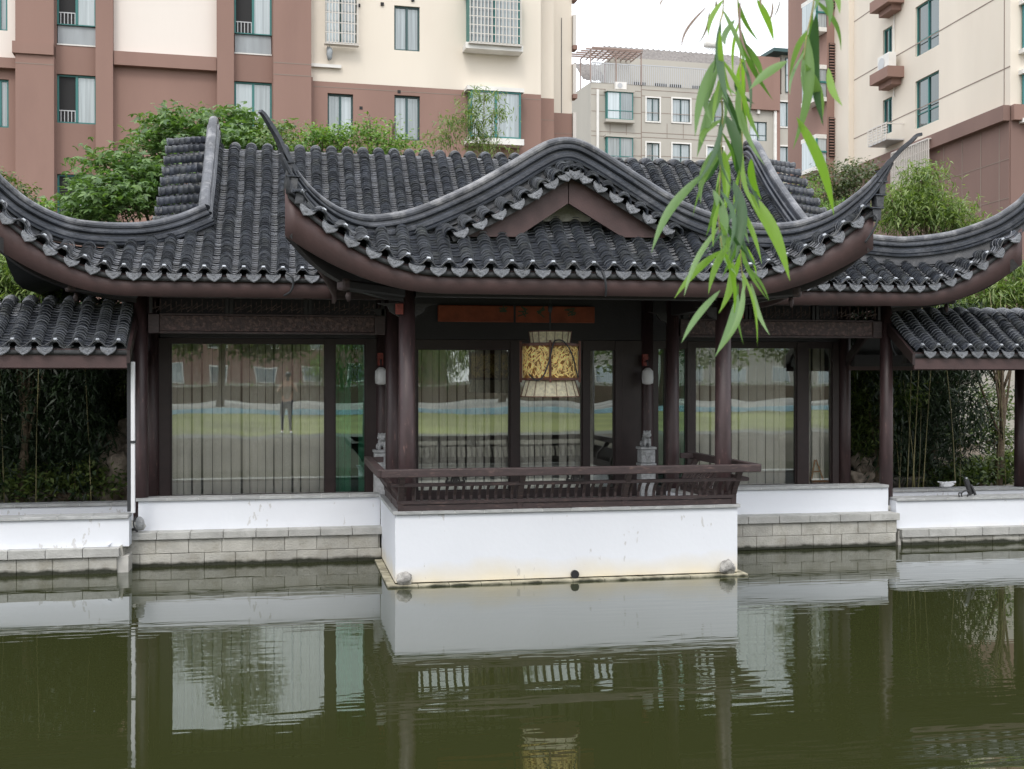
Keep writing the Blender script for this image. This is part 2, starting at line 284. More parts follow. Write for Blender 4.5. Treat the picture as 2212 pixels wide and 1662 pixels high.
# ------------------------------------------------------------ ground and water
def ground():
    ys = [(-420, .8), (2.0, .8), (2.6, .45), (3.6, -1.2), (15.7, -1.2), (15.72, .45), (420, .45)]; V = []; Fc = []
    for y, z in ys: V += [(-420, y, z), (420, y, z)]
    for i in range(len(ys) - 1): Fc.append((2 * i, 2 * i + 1, 2 * i + 3, 2 * i + 2))
    tag(npmesh('ground', V, Fc, 'soil'), kind='structure')
    tag(npmesh('water', [(-420, 2.2, 0), (420, 2.2, 0), (420, 15.71, 0), (-420, 15.71, 0)], [(0, 1, 2, 3)], 'water'), kind='structure')
    tag(npmesh('lawn', [(-60, -19, .806), (60, -19, .806), (60, -.1, .806), (-60, -.1, .806)], [(0, 1, 2, 3)], 'grass'), kind='structure')
    tag(npmesh('path', [(-80, -48, .806), (80, -48, .806), (80, -19.6, .806), (-80, -19.6, .806)], [(0, 1, 2, 3)], 'paving'), kind='structure')
    tag(npmesh('bank_path', [(-80, -.1, .807), (80, -.1, .807), (80, 1.98, .807), (-80, 1.98, .807)], [(0, 1, 2, 3)], 'bankp'), kind='structure')
ground()
# ------------------------------------------------------------ roof surfaces (real metres)
up = lambda s: .88 * s * s
def sP(x): return max(0, (1.75 - x) / 1.75, (x - 5.1) / 1.8)
def yeP(x): return 12.95 - .1 * sP(x) ** 2
def zP(x, y): w_ = (y - 12.95) / .8; return 3.66 + .5 * w_ + .1 * max(w_, 0) ** 2 + up(sP(x)) * math.exp(-max(0, y - 12.95) / .9)
def yhP(x):
    if x < 1.74: return 12.87 + x * .88 / 1.74
    if x > 4.98: return 12.87 + (6.9 - x) * .88 / 1.92
    return 13.96
def sS(y): return max(0, (1.7 - (y - 12.85)) / 1.7)
def xeL(y): return .55 - .55 * sS(y) ** 2
def xeR(y): return 6.3 + .6 * sS(y) ** 2
def zS(x, y):   # porch side slopes, falling to left and right eaves
    t = max(0, (x - .55) / 2.85 if x < 3.4 else (6.3 - x) / 2.9); d = x - xeL(y) if x < 3.4 else xeR(y) - x
    z = 3.66 + .92 * t + .45 * t * t
    if t > .9: z -= (t - .9) ** 2 * 6
    return z + up(max(0, (1.75 - (y - 12.85)) / 1.75)) * math.exp(-max(d, 0) / .9)
YE = 14.9; YR = 18.15
def sH(x): return max(0, (-1.9 - x) / 1.6, (x - 8.66) / 1.6)
def yeH(x): return YE - .1 * sH(x) ** 2
def fH(y):
    if y > YR: y = 2 * YR - y
    g = lambda y: 3.72 + 2.27 * (.72 * (y - YE) / 3.1 + .28 * ((y - YE) / 3.1) ** 2)
    if y <= 17.7: return g(y)
    s0 = 2.27 / 3.1 * (.72 + .56 * 2.8 / 3.1); q = (y - 17.7) / .45; return g(17.7) + s0 * .45 * (q - q * q / 2)
def zH(x, y): return fH(y) + up(sH(x)) * math.exp(-max(0, min(y, 2 * YR - y) - YE) / 1.0)
def yhH(x):
    if x < -1.1: return 16 + (-1.1 - x) * (-1.1 / 2.4)
    if x > 7.55: return 16 - (x - 7.55) * 1.1 / 2.7
    return YR
YW = 14.9
def zW(y):   # walkway roofs
    if y > 15.95: y = 31.9 - y
    g = lambda y: 2.80 + .58 * (y - YW) + .1 * (y - YW) ** 2
    if y < 15.65: return g(y)
    q = (y - 15.65) / .3; return g(15.65) + .75 * .3 * (q - q * q / 2)

# tile templates: x across, y up the slope, z out of the roof
def arc_tile(r0, r1, ln, a0, a1, n, th):
    V = []; F_ = []
    for r, y in ((r0, 0), (r1, ln), (r0 - th, 0)):
        for i in range(n + 1): a = R(a0 + (a1 - a0) * i / n); V.append((r * math.cos(a), y, r * math.sin(a)))
    m = n + 1
    for i in range(n): F_.append((i + 1, i, m + i, m + i + 1)); F_.append((2 * m + i, i, i + 1, 2 * m + i + 1)[::-1])
    return np.array(V), np.array(F_)
COVER = arc_tile(.083, .057, .090, 5, 175, 6, .014)
def pan_tpl():
    V = []; F_ = []; n = 4
    for y, dz in ((0, .009), (.090, -.018), (0, -.004)):
        for i in range(n + 1): x = -.085 + .17 * i / n; V.append((x, y, .002 + dz - .032 * (1 - (x / .085) ** 2)))
    m = n + 1
    for i in range(n): F_.append((i, i + 1, m + i + 1, m + i)); F_.append((i + 1, i, 2 * m + i, 2 * m + i + 1))
    return np.array(V), np.array(F_)
PAN = pan_tpl()
def mesh_of(name, tpl, m):
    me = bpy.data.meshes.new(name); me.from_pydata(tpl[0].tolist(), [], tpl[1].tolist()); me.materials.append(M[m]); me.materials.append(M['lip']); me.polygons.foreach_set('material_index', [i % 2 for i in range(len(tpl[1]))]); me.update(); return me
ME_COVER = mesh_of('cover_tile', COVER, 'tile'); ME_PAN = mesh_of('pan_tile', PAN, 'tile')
def drip_mesh():   # pendant drip tile: scalloped plate, its back in the roof
    pr = [(-.094, .008), (-.090, -.022), (-.078, -.048), (-.058, -.066), (-.030, -.084), (0, -.100), (.030, -.084), (.058, -.066), (.078, -.048), (.090, -.022), (.094, .008), (.048, -.002), (0, -.006), (-.048, -.002)]
    mb = MB(); mb.prism([(x, -.012 - .12 * (-z), z) for x, z in pr], (0, .014, .002))
    # raised rim and boss
    for i in range(1, 9):
        a, b = pr[i], pr[i + 1]; mb.bar((a[0] * .9, -.017 + .12 * a[1] * .9, a[1] * .88), (b[0] * .9, -.017 + .12 * b[1] * .9, b[1] * .88), .006, .006, (0, 1, 0))
    mb.blob((0, -.019, -.042), (.02, .005, .016), 1, 6, 4)
    for i in range(4): x0 = -.08 + .04 * i; mb.quad((x0, -.01, .012 - .028 * (1 - (x0 / .085) ** 2)), (x0 + .04, -.01, .012 - .028 * (1 - ((x0 + .04) / .085) ** 2)), (x0 + .04, .1, .004 - .028 * (1 - ((x0 + .04) / .085) ** 2)), (x0, .1, .004 - .028 * (1 - (x0 / .085) ** 2)))
    me = bpy.data.meshes.new('drip_tile'); me.from_pydata(mb.v, [], mb.f); me.materials.append(M['drip']); me.update(); return me
def end_mesh():    # flared flower-edge tile closing each cover row
    mb = MB(); n = 8; b = 0
    rings = [(.066, .10), (.075, .02), (.088, -.012), (.094, -.03), (.082, -.033), (.062, -.01)]
    for r, y in rings:
        for i in range(n + 1): a = R(8 + 164 * i / n); q = r * (1 + (.06 * math.cos(6 * a) if y < -.02 else 0)); mb.v.append((q * math.cos(a), y, q * math.sin(a) * .92))
    m = n + 1
    for k in range(len(rings) - 1):
        for i in range(n): mb.f.append((k * m + i, k * m + i + 1, (k + 1) * m + i + 1, (k + 1) * m + i))
    me = bpy.data.meshes.new('end_tile'); me.from_pydata(mb.v, [], mb.f); me.materials.append(M['tile']); me.update(); return me
ME_DRIP = drip_mesh(); ME_END = end_mesh()
def led_mesh():
    mb = MB(); mb.box(-.019, .019, -.026, .012, .0, .024); mb.box(-.026, .026, .0, .012, -.01, .008)
    me = bpy.data.meshes.new('lamp'); me.from_pydata(mb.v, [], mb.f); me.materials.append(M['led']); me.update(); return me
ME_LED = led_mesh()
def frame(p, T, U, roll=0, dz=0):
    T = Vector(T).normalized(); U = Vector(U); U = (U - T * U.dot(T)).normalized(); Nn = U.cross(T)
    if roll: q = Matrix.Rotation(roll, 3, T); U = q @ U; Nn = q @ Nn
    m = Matrix.Identity(4)
    for i in range(3): m[i][0] = U[i]; m[i][1] = T[i]; m[i][2] = Nn[i]; m[i][3] = p[i] + Nn[i] * dz
    return m
class Tiles:
    def __init__(s): s.cov = []; s.pan = []; s.drip = []; s.end = []; s.led = []
    def row(s, pts, U, cover, e=.061, start=0, keep=None):
        pts = [Vector(p) for p in pts]; seg = [(pts[i + 1] - pts[i]).length for i in range(len(pts) - 1)]; tot = sum(seg); d = start; i = 0; acc = 0
        ph = random.uniform(0, 6); wob = random.uniform(.002, .006)
        while d < tot:
            while i < len(seg) - 1 and acc + seg[i] < d: acc += seg[i]; i += 1
            T = (pts[i + 1] - pts[i]).normalized(); p = pts[i] + T * (d - acc)
            if keep is None or keep(p):
                p = p + Vector(U) * (wob * math.sin(d * 3 + ph) + random.gauss(0, .0022))
                k = frame(p, T, U, random.gauss(0, .02), (.0 if cover else -.0) + random.gauss(0, .0022) + (.006 * math.sin(d * 4.1 + ph) if cover else 0))
                (s.cov if cover else s.pan).append(k)
            d += e * random.uniform(.86, 1.14)
    def finish(s, parent, budget=300):
        cp = Vector(cam.location)
        for lst, me, tpl, nm in ((s.cov, ME_COVER, COVER, 'cover_tile'), (s.pan, ME_PAN, PAN, 'pan_tile')):
            lst.sort(key=lambda m: (m.translation - cp).length)
            for m in lst[:budget]: instance(me, nm, m, parent)
            rest = lst[budget:]
            if rest:
                A = np.array([[list(r) for r in m] for m in rest]); V = np.einsum('nij,vj->nvi', A[:, :3, :3], tpl[0]) + A[:, None, :3, 3]
                k = len(tpl[0]); Fa = (tpl[1][None] + (np.arange(len(rest)) * k)[:, None, None]).reshape(-1, 4)
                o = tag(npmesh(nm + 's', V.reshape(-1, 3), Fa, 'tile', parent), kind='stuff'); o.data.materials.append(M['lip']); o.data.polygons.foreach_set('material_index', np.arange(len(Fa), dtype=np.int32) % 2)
        for m in s.drip: instance(ME_DRIP, 'drip_tile', m, parent)
        for m in s.end: instance(ME_END, 'end_tile', m, parent)
def grid_surf(name, xs, y0f, y1f, zf, n, m, parent, off=0, th=.05):   # roof bed: upper face and soffit, closed rim
    V = []; Fc = []; c = n + 1
    for o_ in (off, off - th):
        for x in xs:
            a, b = y0f(x), max(y1f(x), y0f(x) + .01)
            for j in range(c): y = a + (b - a) * j / n; V.append((x, y, zf(x, y) + o_))
    K = len(xs) * c
    for i in range(len(xs) - 1):
        for j in range(n):
            q = (i * c + j, (i + 1) * c + j, (i + 1) * c + j + 1, i * c + j + 1); Fc.append(q); Fc.append(tuple(K + t for t in q[::-1]))
        Fc.append((i * c, K + i * c, K + (i + 1) * c, (i + 1) * c)); Fc.append((i * c + n, (i + 1) * c + n, K + (i + 1) * c + n, K + i * c + n))
    for i, fl in ((0, 0), (len(xs) - 1, 1)):
        for j in range(n): q = (i * c + j, i * c + j + 1, K + i * c + j + 1, K + i * c + j); Fc.append(q if fl else q[::-1])
    return npmesh(name, V, Fc, m, parent)
fr = lambda a, b, n: [a + (b - a) * i / n for i in range(n + 1)]
# ridges: moulded profile swept along a path
CAP = [(-.035, -.095), (-.056, -.08), (-.064, -.055), (-.060, -.03), (-.040, -.009), (0, 0), (.040, -.009), (.060, -.03), (.064, -.055), (.056, -.08), (.035, -.095)]
MOLD = [(-.04, -.092), (-.044, -.112), (-.072, -.116), (-.088, -.13), (-.088, -.15), (-.07, -.166), (-.046, -.170), (-.046, -.192), (.046, -.192), (.046, -.170), (.07, -.166), (.088, -.15), (.088, -.13), (.072, -.116), (.044, -.112), (.04, -.092)]
BAND = [(-.044, -.19), (-.078, -.197), (-.098, -.215), (-.10, -.255), (-.088, -.275), (-.102, -.285), (-.098, -.305), (-.06, -.31), (.06, -.31), (.098, -.305), (.102, -.285), (.088, -.275), (.10, -.255), (.098, -.215), (.078, -.197), (.044, -.19)]
def sweep(name, path, prof, m, parent, scale=lambda k: 1.0):
    b = []; Fc = []; n = len(prof); mm = len(path)
    for k, p in enumerate(path):
        t = (path[min(k + 1, mm - 1)] - path[max(k - 1, 0)]).normalized(); sd = t.cross(Vector((0, 0, 1))).normalized(); u = sd.cross(t).normalized(); q = scale(k / (mm - 1))
        for (a, z) in prof: b.append(p + sd * a * q + u * z * q)
    for k in range(mm - 1):
        for i in range(n): j = (i + 1) % n; Fc.append((k * n + i, k * n + j, (k + 1) * n + j, (k + 1) * n + i))
    me = bpy.data.meshes.new(name); me.from_pydata([tuple(v) for v in b], [], Fc + [tuple(range(n))[::-1], tuple((mm - 1) * n + i for i in range(n))]); me.materials.append(M[m]); me.update()
    o = bpy.data.objects.new(name, me); return link(o, parent)
def ridge(path, surf, parent, name='ridge', drop=None, sc=lambda k: 1.0, clip=(-99, 99)):
    r = sweep(name, path, BAND, 'ridge', parent, sc); sweep('ridge_cap', path, CAP, 'cap_r', r, sc); sweep('ridge_moulding', path, MOLD, 'ridge', r, sc)
    V = []; Fc = []; mm = len(path)   # solid base under the mouldings, down to the roof
    full = path; fm = mm; ids = [k for k, p in enumerate(path) if clip[0] < p.x < clip[1]]; mm = len(ids)
    for k in ids:
        p = full[k]; t = (path[min(k + 1, fm - 1)] - path[max(k - 1, 0)]).normalized(); sd = t.cross(Vector((0, 0, 1))).normalized(); u = sd.cross(t).normalized(); q = sc(k / (fm - 1))
        c = p + u * -.30 * q; zb = min(surf(p.x, p.y), c.z - .02)
        for sg in (-1, 1): V += [c + sd * sg * .062 * q, Vector((c.x, c.y, zb)) + sd * sg * .075]
    for k in range(mm - 1): a = 4 * k; b = a + 4; Fc += [(a, b, b + 1, a + 1)[::-1], (a + 2, b + 2, b + 3, a + 3), (a + 1, b + 1, b + 3, a + 3)]
    Fc += [(0, 1, 3, 2), (4 * mm - 4, 4 * mm - 2, 4 * mm - 1, 4 * mm - 3)]
    npmesh('ridge_base', [tuple(v) for v in V], Fc, 'ridgebase', r); return r
def sq(a): return 1

# ------------------------------------------------------------ the pavilion
pav = thing('pavilion', 'dark timber garden pavilion with grey tiled upturned roofs and a porch over the pond', 'pavilion', (3.4, 16, .5))
T = Tiles()
proof = grid_surf('porch_roof', fr(0, 6.9, 46), yeP, yhP, lambda x, y: zP(x, y) - .05, 8, 'under', pav)
hroof = grid_surf('main_roof', fr(-3.5, 10.25, 70), yeH, yhH, lambda x, y: zH(x, y) - .05, 16, 'under', pav)
def side_deck(sg):
    V = []; Fc = []; ys = fr(12.9, 17.2, 30); nx = 16
    for o_ in (-.05, -.10):
        for y in ys:
            xa = xeL(y) if sg > 0 else xeR(y); fl = (xa + .0) 
            xi = 3.4 if y >= 13.75 else (1.74 * (y - 12.87) / .88 if sg > 0 else 6.9 - 1.92 * (y - 12.87) / .88); 
            for j in range(nx + 1): x = xa + (xi - xa) * (j / nx); V.append((x, y, zS(x, y) + o_))
    c = nx + 1; K = len(ys) * c
    for i in range(len(ys) - 1):
        for j in range(nx): q = (i * c + j, i * c + j + 1, (i + 1) * c + j + 1, (i + 1) * c + j); Fc.append(q); Fc.append(tuple(K + t for t in q[::-1]))
        Fc.append((i * c, (i + 1) * c, K + (i + 1) * c, K + i * c))
    return npmesh('porch_side_roof', V, Fc, 'under', pav)
side_deck(1); side_deck(-1)
grid_surf('rear_roof', fr(-3.5, 10.25, 30), lambda x: 2 * YR - yhH(x), lambda x: 2 * YR - yeH(x), lambda x, y: zH(x, y) - .05, 10, 'under', pav)
def end_skirt(x0, x1, sgn):
    V = []; Fc = []; nx, ny = 8, 16
    for i in range(nx + 1):
        x = x0 + (x1 - x0) * i / nx; ya = yhH(x); yb = 2 * YR - ya
        for j in range(ny + 1):
            y = ya + (yb - ya) * j / ny; t = i / nx; s = max(0, 1 - min(y - 14.9, 21.4 - y) / 1.6); V.append((x, y, 3.62 + .67 * t + up(s) * math.exp(-t * 2.4)))
    for i in range(nx):
        for j in range(ny): q = (i * (ny + 1) + j, (i + 1) * (ny + 1) + j, (i + 1) * (ny + 1) + j + 1, i * (ny + 1) + j + 1); Fc.append(q if sgn > 0 else q[::-1])
    return npmesh('end_roof', V, Fc, 'under', pav)
end_skirt(-3.5, -1.15, 1); end_skirt(10.25, 7.6, -1)
# rows of tiles on the front slope of the porch
def under_porch(p): return (xeL(p.y) < p.x < xeR(p.y)) and (p.z < zS(p.x, min(p.y, 16)) + .02) and p.y > 12.8
xs = [.10 + .24 * i for i in range(29)]
for i, x in enumerate(xs):
    for cov, xx in ((1, x), (0, x + .12)):
        if xx > 6.86: continue
        ye, yh = yeP(xx), yhP(xx) + .05; pts = [(xx, y, zP(xx, y)) for y in fr(ye + .01, yh, 8)]
        sl = (zP(xx + .05, ye) - zP(xx - .05, ye)) / .1; U = (1, 0, sl)
        T.row(pts, U, cov, keep=None)
        fm = frame(Vector(pts[0]), Vector(pts[1]) - Vector(pts[0]), U)
        if cov: T.end.append(fm); T.led.append(fm @ Matrix.Translation((0, .0, .083)))
        else: T.drip.append(Matrix.Translation((xx, ye - .02, zP(xx, ye) - .01)) @ Matrix.Rotation(-math.atan(sl) * .8, 4, 'Y') @ Matrix.Rotation(random.gauss(0, .04), 4, 'Y'))
# side slopes of the porch
for i in range(11):
    y = 13.0 + .24 * i
    for sg, xe in ((1, xeL), (-1, xeR)):
        for cov, yy in ((1, y), (0, y + .12)):
            xi = 3.2 if yy > 13.75 else (1.6 * (yy - 12.87) / .88 if sg > 0 else 6.9 - 1.8 * (yy - 12.87) / .88)
            if sg < 0 and yy > 13.75: xi = 3.6
            xa = xe(yy)
            if (xi - xa) * sg < .1: continue
            pts = [(x, yy, zS(x, yy)) for x in fr(xa, xi, 10)]; T.row(pts, (0, -sg, 0), cov)
# main roof
xs = [-3.42 + .24 * i for i in range(57)]
for x in xs:
    for cov, xx in ((1, x), (0, x + .12)):
        ye, yh = yeH(xx), yhH(xx) + .05; full = -1.1 < xx < 7.55
        ys = fr(ye + .01, 18.2 if full else yh, 24 if full else 8); pts = [(xx, y, zH(xx, y)) for y in ys]
        sl = (zH(xx + .05, ye) - zH(xx - .05, ye)) / .1; U = (1, 0, sl if not full else 0)
        T.row(pts, U, cov, keep=lambda p: not under_porch(p))
        fm = frame(Vector(pts[0]), Vector(pts[1]) - Vector(pts[0]), (1, 0, sl))
        if xx < .9 or xx > 6.3:
            if cov: T.end.append(fm); T.led.append(fm @ Matrix.Translation((0, .0, .083)))
            else: T.drip.append(Matrix.Translation((xx, ye - .02, zH(xx, ye) - .01)) @ Matrix.Rotation(-math.atan(sl) * .8, 4, 'Y') @ Matrix.Rotation(random.gauss(0, .04), 4, 'Y'))
# rolled caps along the top
for x in xs:
    if -1.0 < x < 7.5:
        mb = MB(); c = []
        for k in range(7): y = 17.93 + .44 * k / 6; c.append(Vector((x, y, fH(y) + .008)))
        n = 8
        for k, p in enumerate(c):
            for i in range(n + 1): a = R(180 * i / n); r_ = .083; mb.v.append((p.x + r_ * math.cos(a), p.y - (.0 if k else .0), p.z + r_ * math.sin(a)))
        for k in range(6):
            for i in range(n): mb.f.append((k * (n + 1) + i, k * (n + 1) + i + 1, (k + 1) * (n + 1) + i + 1, (k + 1) * (n + 1) + i)[::-1])
        mb.f.append(tuple(range(n + 1))); mb.f.append(tuple(range(6 * (n + 1), 7 * (n + 1))))
        mb.build('ridge_top_tile', 'tile', hroof, True)
# porch ridge: hips and gable in one S-curve
prd = [(615, 325, 12.84), (640, 365, 12.93), (680, 412, 13.08), (730, 447, 13.27), (780, 462, 13.48), (830, 462, 13.6), (900, 447, 13.68), (1000, 405, 13.7), (1080, 362, 13.7), (1140, 326, 13.7), (1180, 305, 13.7), (1215, 297, 13.7), (1250, 301, 13.7), (1290, 320, 13.7), (1340, 351, 13.7), (1400, 390, 13.7), (1460, 426, 13.68), (1520, 453, 13.62), (1600, 477, 13.5), (1660, 482, 13.4), (1720, 477, 13.3), (1790, 455, 13.15), (1850, 415, 13.0), (1890, 378, 12.9), (1918, 345, 12.82)]
PR = smoothpath([P(*q) for q in prd], 6)
def surfP(x, y): return zP(x, y) - .02 if (x < 1.6 or x > 5.1) else zS(x, 14) + .06
pridge = ridge(PR, surfP, proof, 'gable_ridge', sc=lambda k: min(1, .26 + 4.5 * k, .26 + 4.5 * (1 - k)), clip=(.06, 6.84))
def finial(pts, parent, r0=.045, r1=.02):
    pth = smoothpath(pts, 5); return sweep('finial', pth, [(-.035, -.05), (-.035, .0), (.035, .0), (.035, -.05)], 'ridge', parent, lambda k: 1.15 - .5 * k)
finial([P(640, 368, 12.93), P(618, 328, 12.84), P(600, 290, 12.76), P(583, 262, 12.7), P(572, 246, 12.66), P(563, 238, 12.62)], pridge)
finial([P(1893, 378, 12.9), P(1918, 348, 12.82), P(1942, 322, 12.76), P(1965, 303, 12.7), P(1978, 291, 12.66), P(1990, 288, 12.64)], pridge)
# stepped stack under each tip
for lst, s_ in ((((646, 432), (634, 402), (624, 372), (616, 347)), 1), (((1889, 468), (1896, 440), (1901, 412), (1906, 386)), -1)):
    for k, (px, py) in enumerate(lst):
        c = P(px, py, 12.9); hw = .06 - .008 * k
        MB().prism([(c.x - hw * .8, 12.84, c.z - .055), (c.x + hw * .8, 12.84, c.z - .055), (c.x + hw, 12.84, c.z + .075), (c.x - hw * .5 * (1 if s_ > 0 else 2), 12.84, c.z + .085)], (0, .14, 0)).build('tip_block', 'ridgebase', pridge, bevel=.008)
        MB().box(c.x - hw * 1.35, c.x + hw * 1.35, 12.82, 13.0, c.z + .087, c.z + .10).build('tip_plate', 'ridge', pridge)
# main roof: verge + hip, left and right
hl = [P(-75, 262, 14.85), P(-25, 342, 14.9), P(0, 377, 15.0), P(60, 428, 15.2), P(130, 463, 15.4), P(200, 478, 15.55), P(300, 480, 15.75), P(375, 466, 15.9), P(440, 441, 16.0)]
HL = smoothpath(hl, 6)
def vg(x): return [Vector((x, y, fH(y) + .40 + (.08 * max(0, (y - 17.2) / 1) if y < 18.4 else 0))) for y in (16.02, 16.3, 16.7, 17.1, 17.5, 17.8, 18.0, 18.15, 18.35, 18.6, 19, 19.8)]
hipb = lambda x, y: zH(x, y) - .03
r1 = ridge(HL, hipb, hroof, 'hip_ridge', sc=lambda k: min(1, .5 + 6 * k))
xl = HL[-1].x; v1 = vg(-1.1); v1[0] = HL[-1] + Vector((.02, .02, 0)); ridge(smoothpath(v1, 4), hipb, hroof, 'verge_ridge')
hr = [Vector((7.55, 16.02, 4.76)), Vector((7.9, 15.9, 4.60)), P(1850, 502, 15.68), P(1900, 508, 15.6), P(1960, 511, 15.5), P(2050, 500, 15.35), P(2130, 474, 15.2), P(2180, 445, 15.1), P(2212, 416, 15.0), P(2250, 362, 14.88), P(2290, 300, 14.8)]
HR = smoothpath(hr, 6); ridge(HR[::-1], hipb, hroof, 'hip_ridge', sc=lambda k: min(1, .5 + 6 * k)); ridge(smoothpath(vg(7.55), 4), hipb, hroof, 'verge_ridge')
# cross rows on the outer side of both verges
for (x0, sg) in ((-1.2, -1), (7.65, 1)):
    for k in range(10):
        y = 16.12 + .225 * k; z = fH(y) + .1; ty = fH(y + .1) - fH(y - .1); Uv = Vector((0, .2, ty)).normalized() * sg
        for cov, dy in ((1, 0), (0, .11)):
            p1 = Vector((x0 + sg * (.53 + .0 * k), y + dy, z - .06 + dy * ty * 5)); p0 = Vector((x0, y + dy, z + dy * ty * 5))
            T.row([p1, p0], Uv, cov, e=.075)
            if cov: T.end.append(frame(p1, p0 - p1, Uv))
            else: T.drip.append(Matrix.Translation(p1 + Vector((0, 0, -.01))) @ Matrix.Rotation(R(90) * sg, 4, 'Z'))
# gable verge of the porch: short rows over the front
gp = [p for p in PR if 1.6 < p.x < 4.85]; cum = [0]
for i in range(1, len(gp)): cum.append(cum[-1] + (gp[i] - gp[i - 1]).length)
def at(d):
    i = max(j for j in range(len(cum)) if cum[j] <= d or j == 0); i = min(i, len(gp) - 2); t = (d - cum[i]) / (cum[i + 1] - cum[i]); return gp[i].lerp(gp[i + 1], t), (gp[i + 1] - gp[i]).normalized()
nrow = round(cum[-1] / .232); st = cum[-1] / nrow
for k in range(nrow + 1):
    for cov in (1, 0):
        d = k * st + (0 if cov else st / 2)
        if d > cum[-1]: continue
        p, tn = at(d); up_ = Vector((0, 1, 0)).cross(tn) * -1; up_ = up_ if up_.z > 0 else -up_
        top = p - up_ * .34; top.y = 13.70; bot = p - up_ * .47; bot.y = 13.40
        Tn = (top - bot)
        T.row([bot, top], tn, cov, e=.05); fm = frame(bot, Tn, tn)
        if cov: T.end.append(fm)
        else: T.drip.append(Matrix.Translation(bot - Vector((0, .02, .005))) @ Matrix.Rotation(-math.atan2(tn.z, tn.x) * .85, 4, 'Y'))
bed = MB(); q = [at(cum[-1] * i / 40) for i in range(41)]
def offs(p, tn, o, y): u_ = Vector((-tn.z, 0, tn.x)); r_ = p - u_ * o; r_.y = y; return r_
for i in range(40):
    (a, ta), (b, tb) = q[i], q[i + 1]; bed.hexa([offs(a, ta, .56, 13.42), offs(b, tb, .56, 13.42), offs(b, tb, .44, 13.8), offs(a, ta, .44, 13.8), offs(a, ta, .50, 13.42), offs(b, tb, .50, 13.42), offs(b, tb, .30, 13.8), offs(a, ta, .30, 13.8)])
bed.build('verge_bed', 'under', proof)
# gable boards and infill
def poly(name, pts, Y, th, m, parent, bev=0): return MB().prism([P(x, y, Y) for x, y in pts], (0, th, 0)).build(name, m, parent, bevel=bev)
poly('gable_board', [(1227, 385), (1160, 418), (1080, 455), (1000, 490), (985, 512), (1118, 512), (1227, 440)], 13.5, .05, 'fascia', proof)
poly('gable_board', [(1229, 385), (1229, 440), (1345, 513), (1436, 514), (1440, 500), (1372, 462), (1300, 421)], 13.5, .05, 'fascia', proof)
poly('gable_panel', [(1228, 430), (1150, 479), (1310, 479)], 13.78, .04, 'stone', proof)
poly('gable_back', [(1228, 350), (960, 490), (1000, 520), (1440, 520), (1470, 492)], 13.84, .04, 'ridgebase', proof)
T.finish(proof)
# ------------------------------------------------------------ fascias
def fascia(name, xs, yf, ztop, h, parent, th=.045):
    V = []; Fc = []
    for x in xs:
        y = yf(x); z = ztop(x); hh = h(x) if callable(h) else h
        for dy, dz in ((0, 0), (0, -hh), (th, -hh), (th, 0)): V.append((x, y + dy, z + dz))
    for i in range(len(xs) - 1):
        a = 4 * i; b = a + 4
        for j in range(4): k = (j + 1) % 4; Fc.append((a + j, a + k, b + k, b + j))
    Fc += [(0, 3, 2, 1), (4 * len(xs) - 4, 4 * len(xs) - 3, 4 * len(xs) - 2, 4 * len(xs) - 1)]
    return npmesh(name, V, Fc, 'fascia', parent)
fascia('fascia_board', fr(-.03, 6.93, 60), lambda x: yeP(x) + .03, lambda x: zP(x, yeP(x)) - .02, lambda x: .27 + .24 * min(1.1, sP(x) ** 2), proof)
for a_, b_ in ((-3.53, .60), (6.25, 10.28)): fascia('fascia_board', fr(a_, b_, 40), lambda x: yeH(x) + .03, lambda x: zH(x, yeH(x)) - .02, lambda x: .27 + .24 * min(1.1, sH(x) ** 2), hroof)
for xe_, s_ in ((xeL, 1), (xeR, -1)):
    V = []; Fc = []; ys = fr(12.9, 15.0, 16)
    for y in ys:
        x = xe_(y) - (.0 if s_ > 0 else .045); z = zS(xe_(y), y) - .02; h = .27 + .2 * sS(y) ** 2
        for dx, dz in ((0, 0), (0, -h), (.045, -h), (.045, 0)): V.append((x + dx, y, z + dz))
    for i in range(len(ys) - 1):
        a = 4 * i; b = a + 4
        for j in range(4): k = (j + 1) % 4; Fc.append((a + j, b + j, b + k, a + k))
    npmesh('side_fascia', V, Fc, 'fascia', proof)
# curved corner beams below the upturned corners, with carved noses
def corner(x0, y0, z0, x1, y1, z1, parent):
    pts = smoothpath([(x1, y1, z1), (x1 + (x0 - x1) * .4, y1 + (y0 - y1) * .4, z1 + (z0 - z1) * .16), (x1 + (x0 - x1) * .75, y1 + (y0 - y1) * .75, z1 + (z0 - z1) * .5), (x0, y0, z0)], 5)
    sweep('corner_beam', pts, [(-.05, -.12), (-.05, .02), (.05, .02), (.05, -.12)], 'dark', parent)
    d = Vector((x0 - x1, y0 - y1, 0)).normalized(); a = Vector((x1, y1, z1 - .0)); b = a + d * .95 + Vector((0, 0, .06))
    MB().bar(a, b, .13, .13).build('beam_nose', 'dark', parent, bevel=.03); MB().bar(b - d * .12, b + d * .005, .14, .14).build('nose_end', 'brown', parent, bevel=.035); MB().blob(b - d * .12 + Vector((0, 0, -.13)), (.035, .035, .06), 3, 8, 6).build('pendant', 'brown', parent, True)
corner(.06, 12.95, 4.05, 1.39, 13.75, 3.42, proof); corner(6.84, 12.95, 4.05, 5.36, 13.75, 3.42, proof)
corner(-3.42, 14.87, 4.1, -1.88, 15.7, 3.5, hroof); corner(10.17, 14.87, 4.1, 8.66, 15.7, 3.5, hroof)
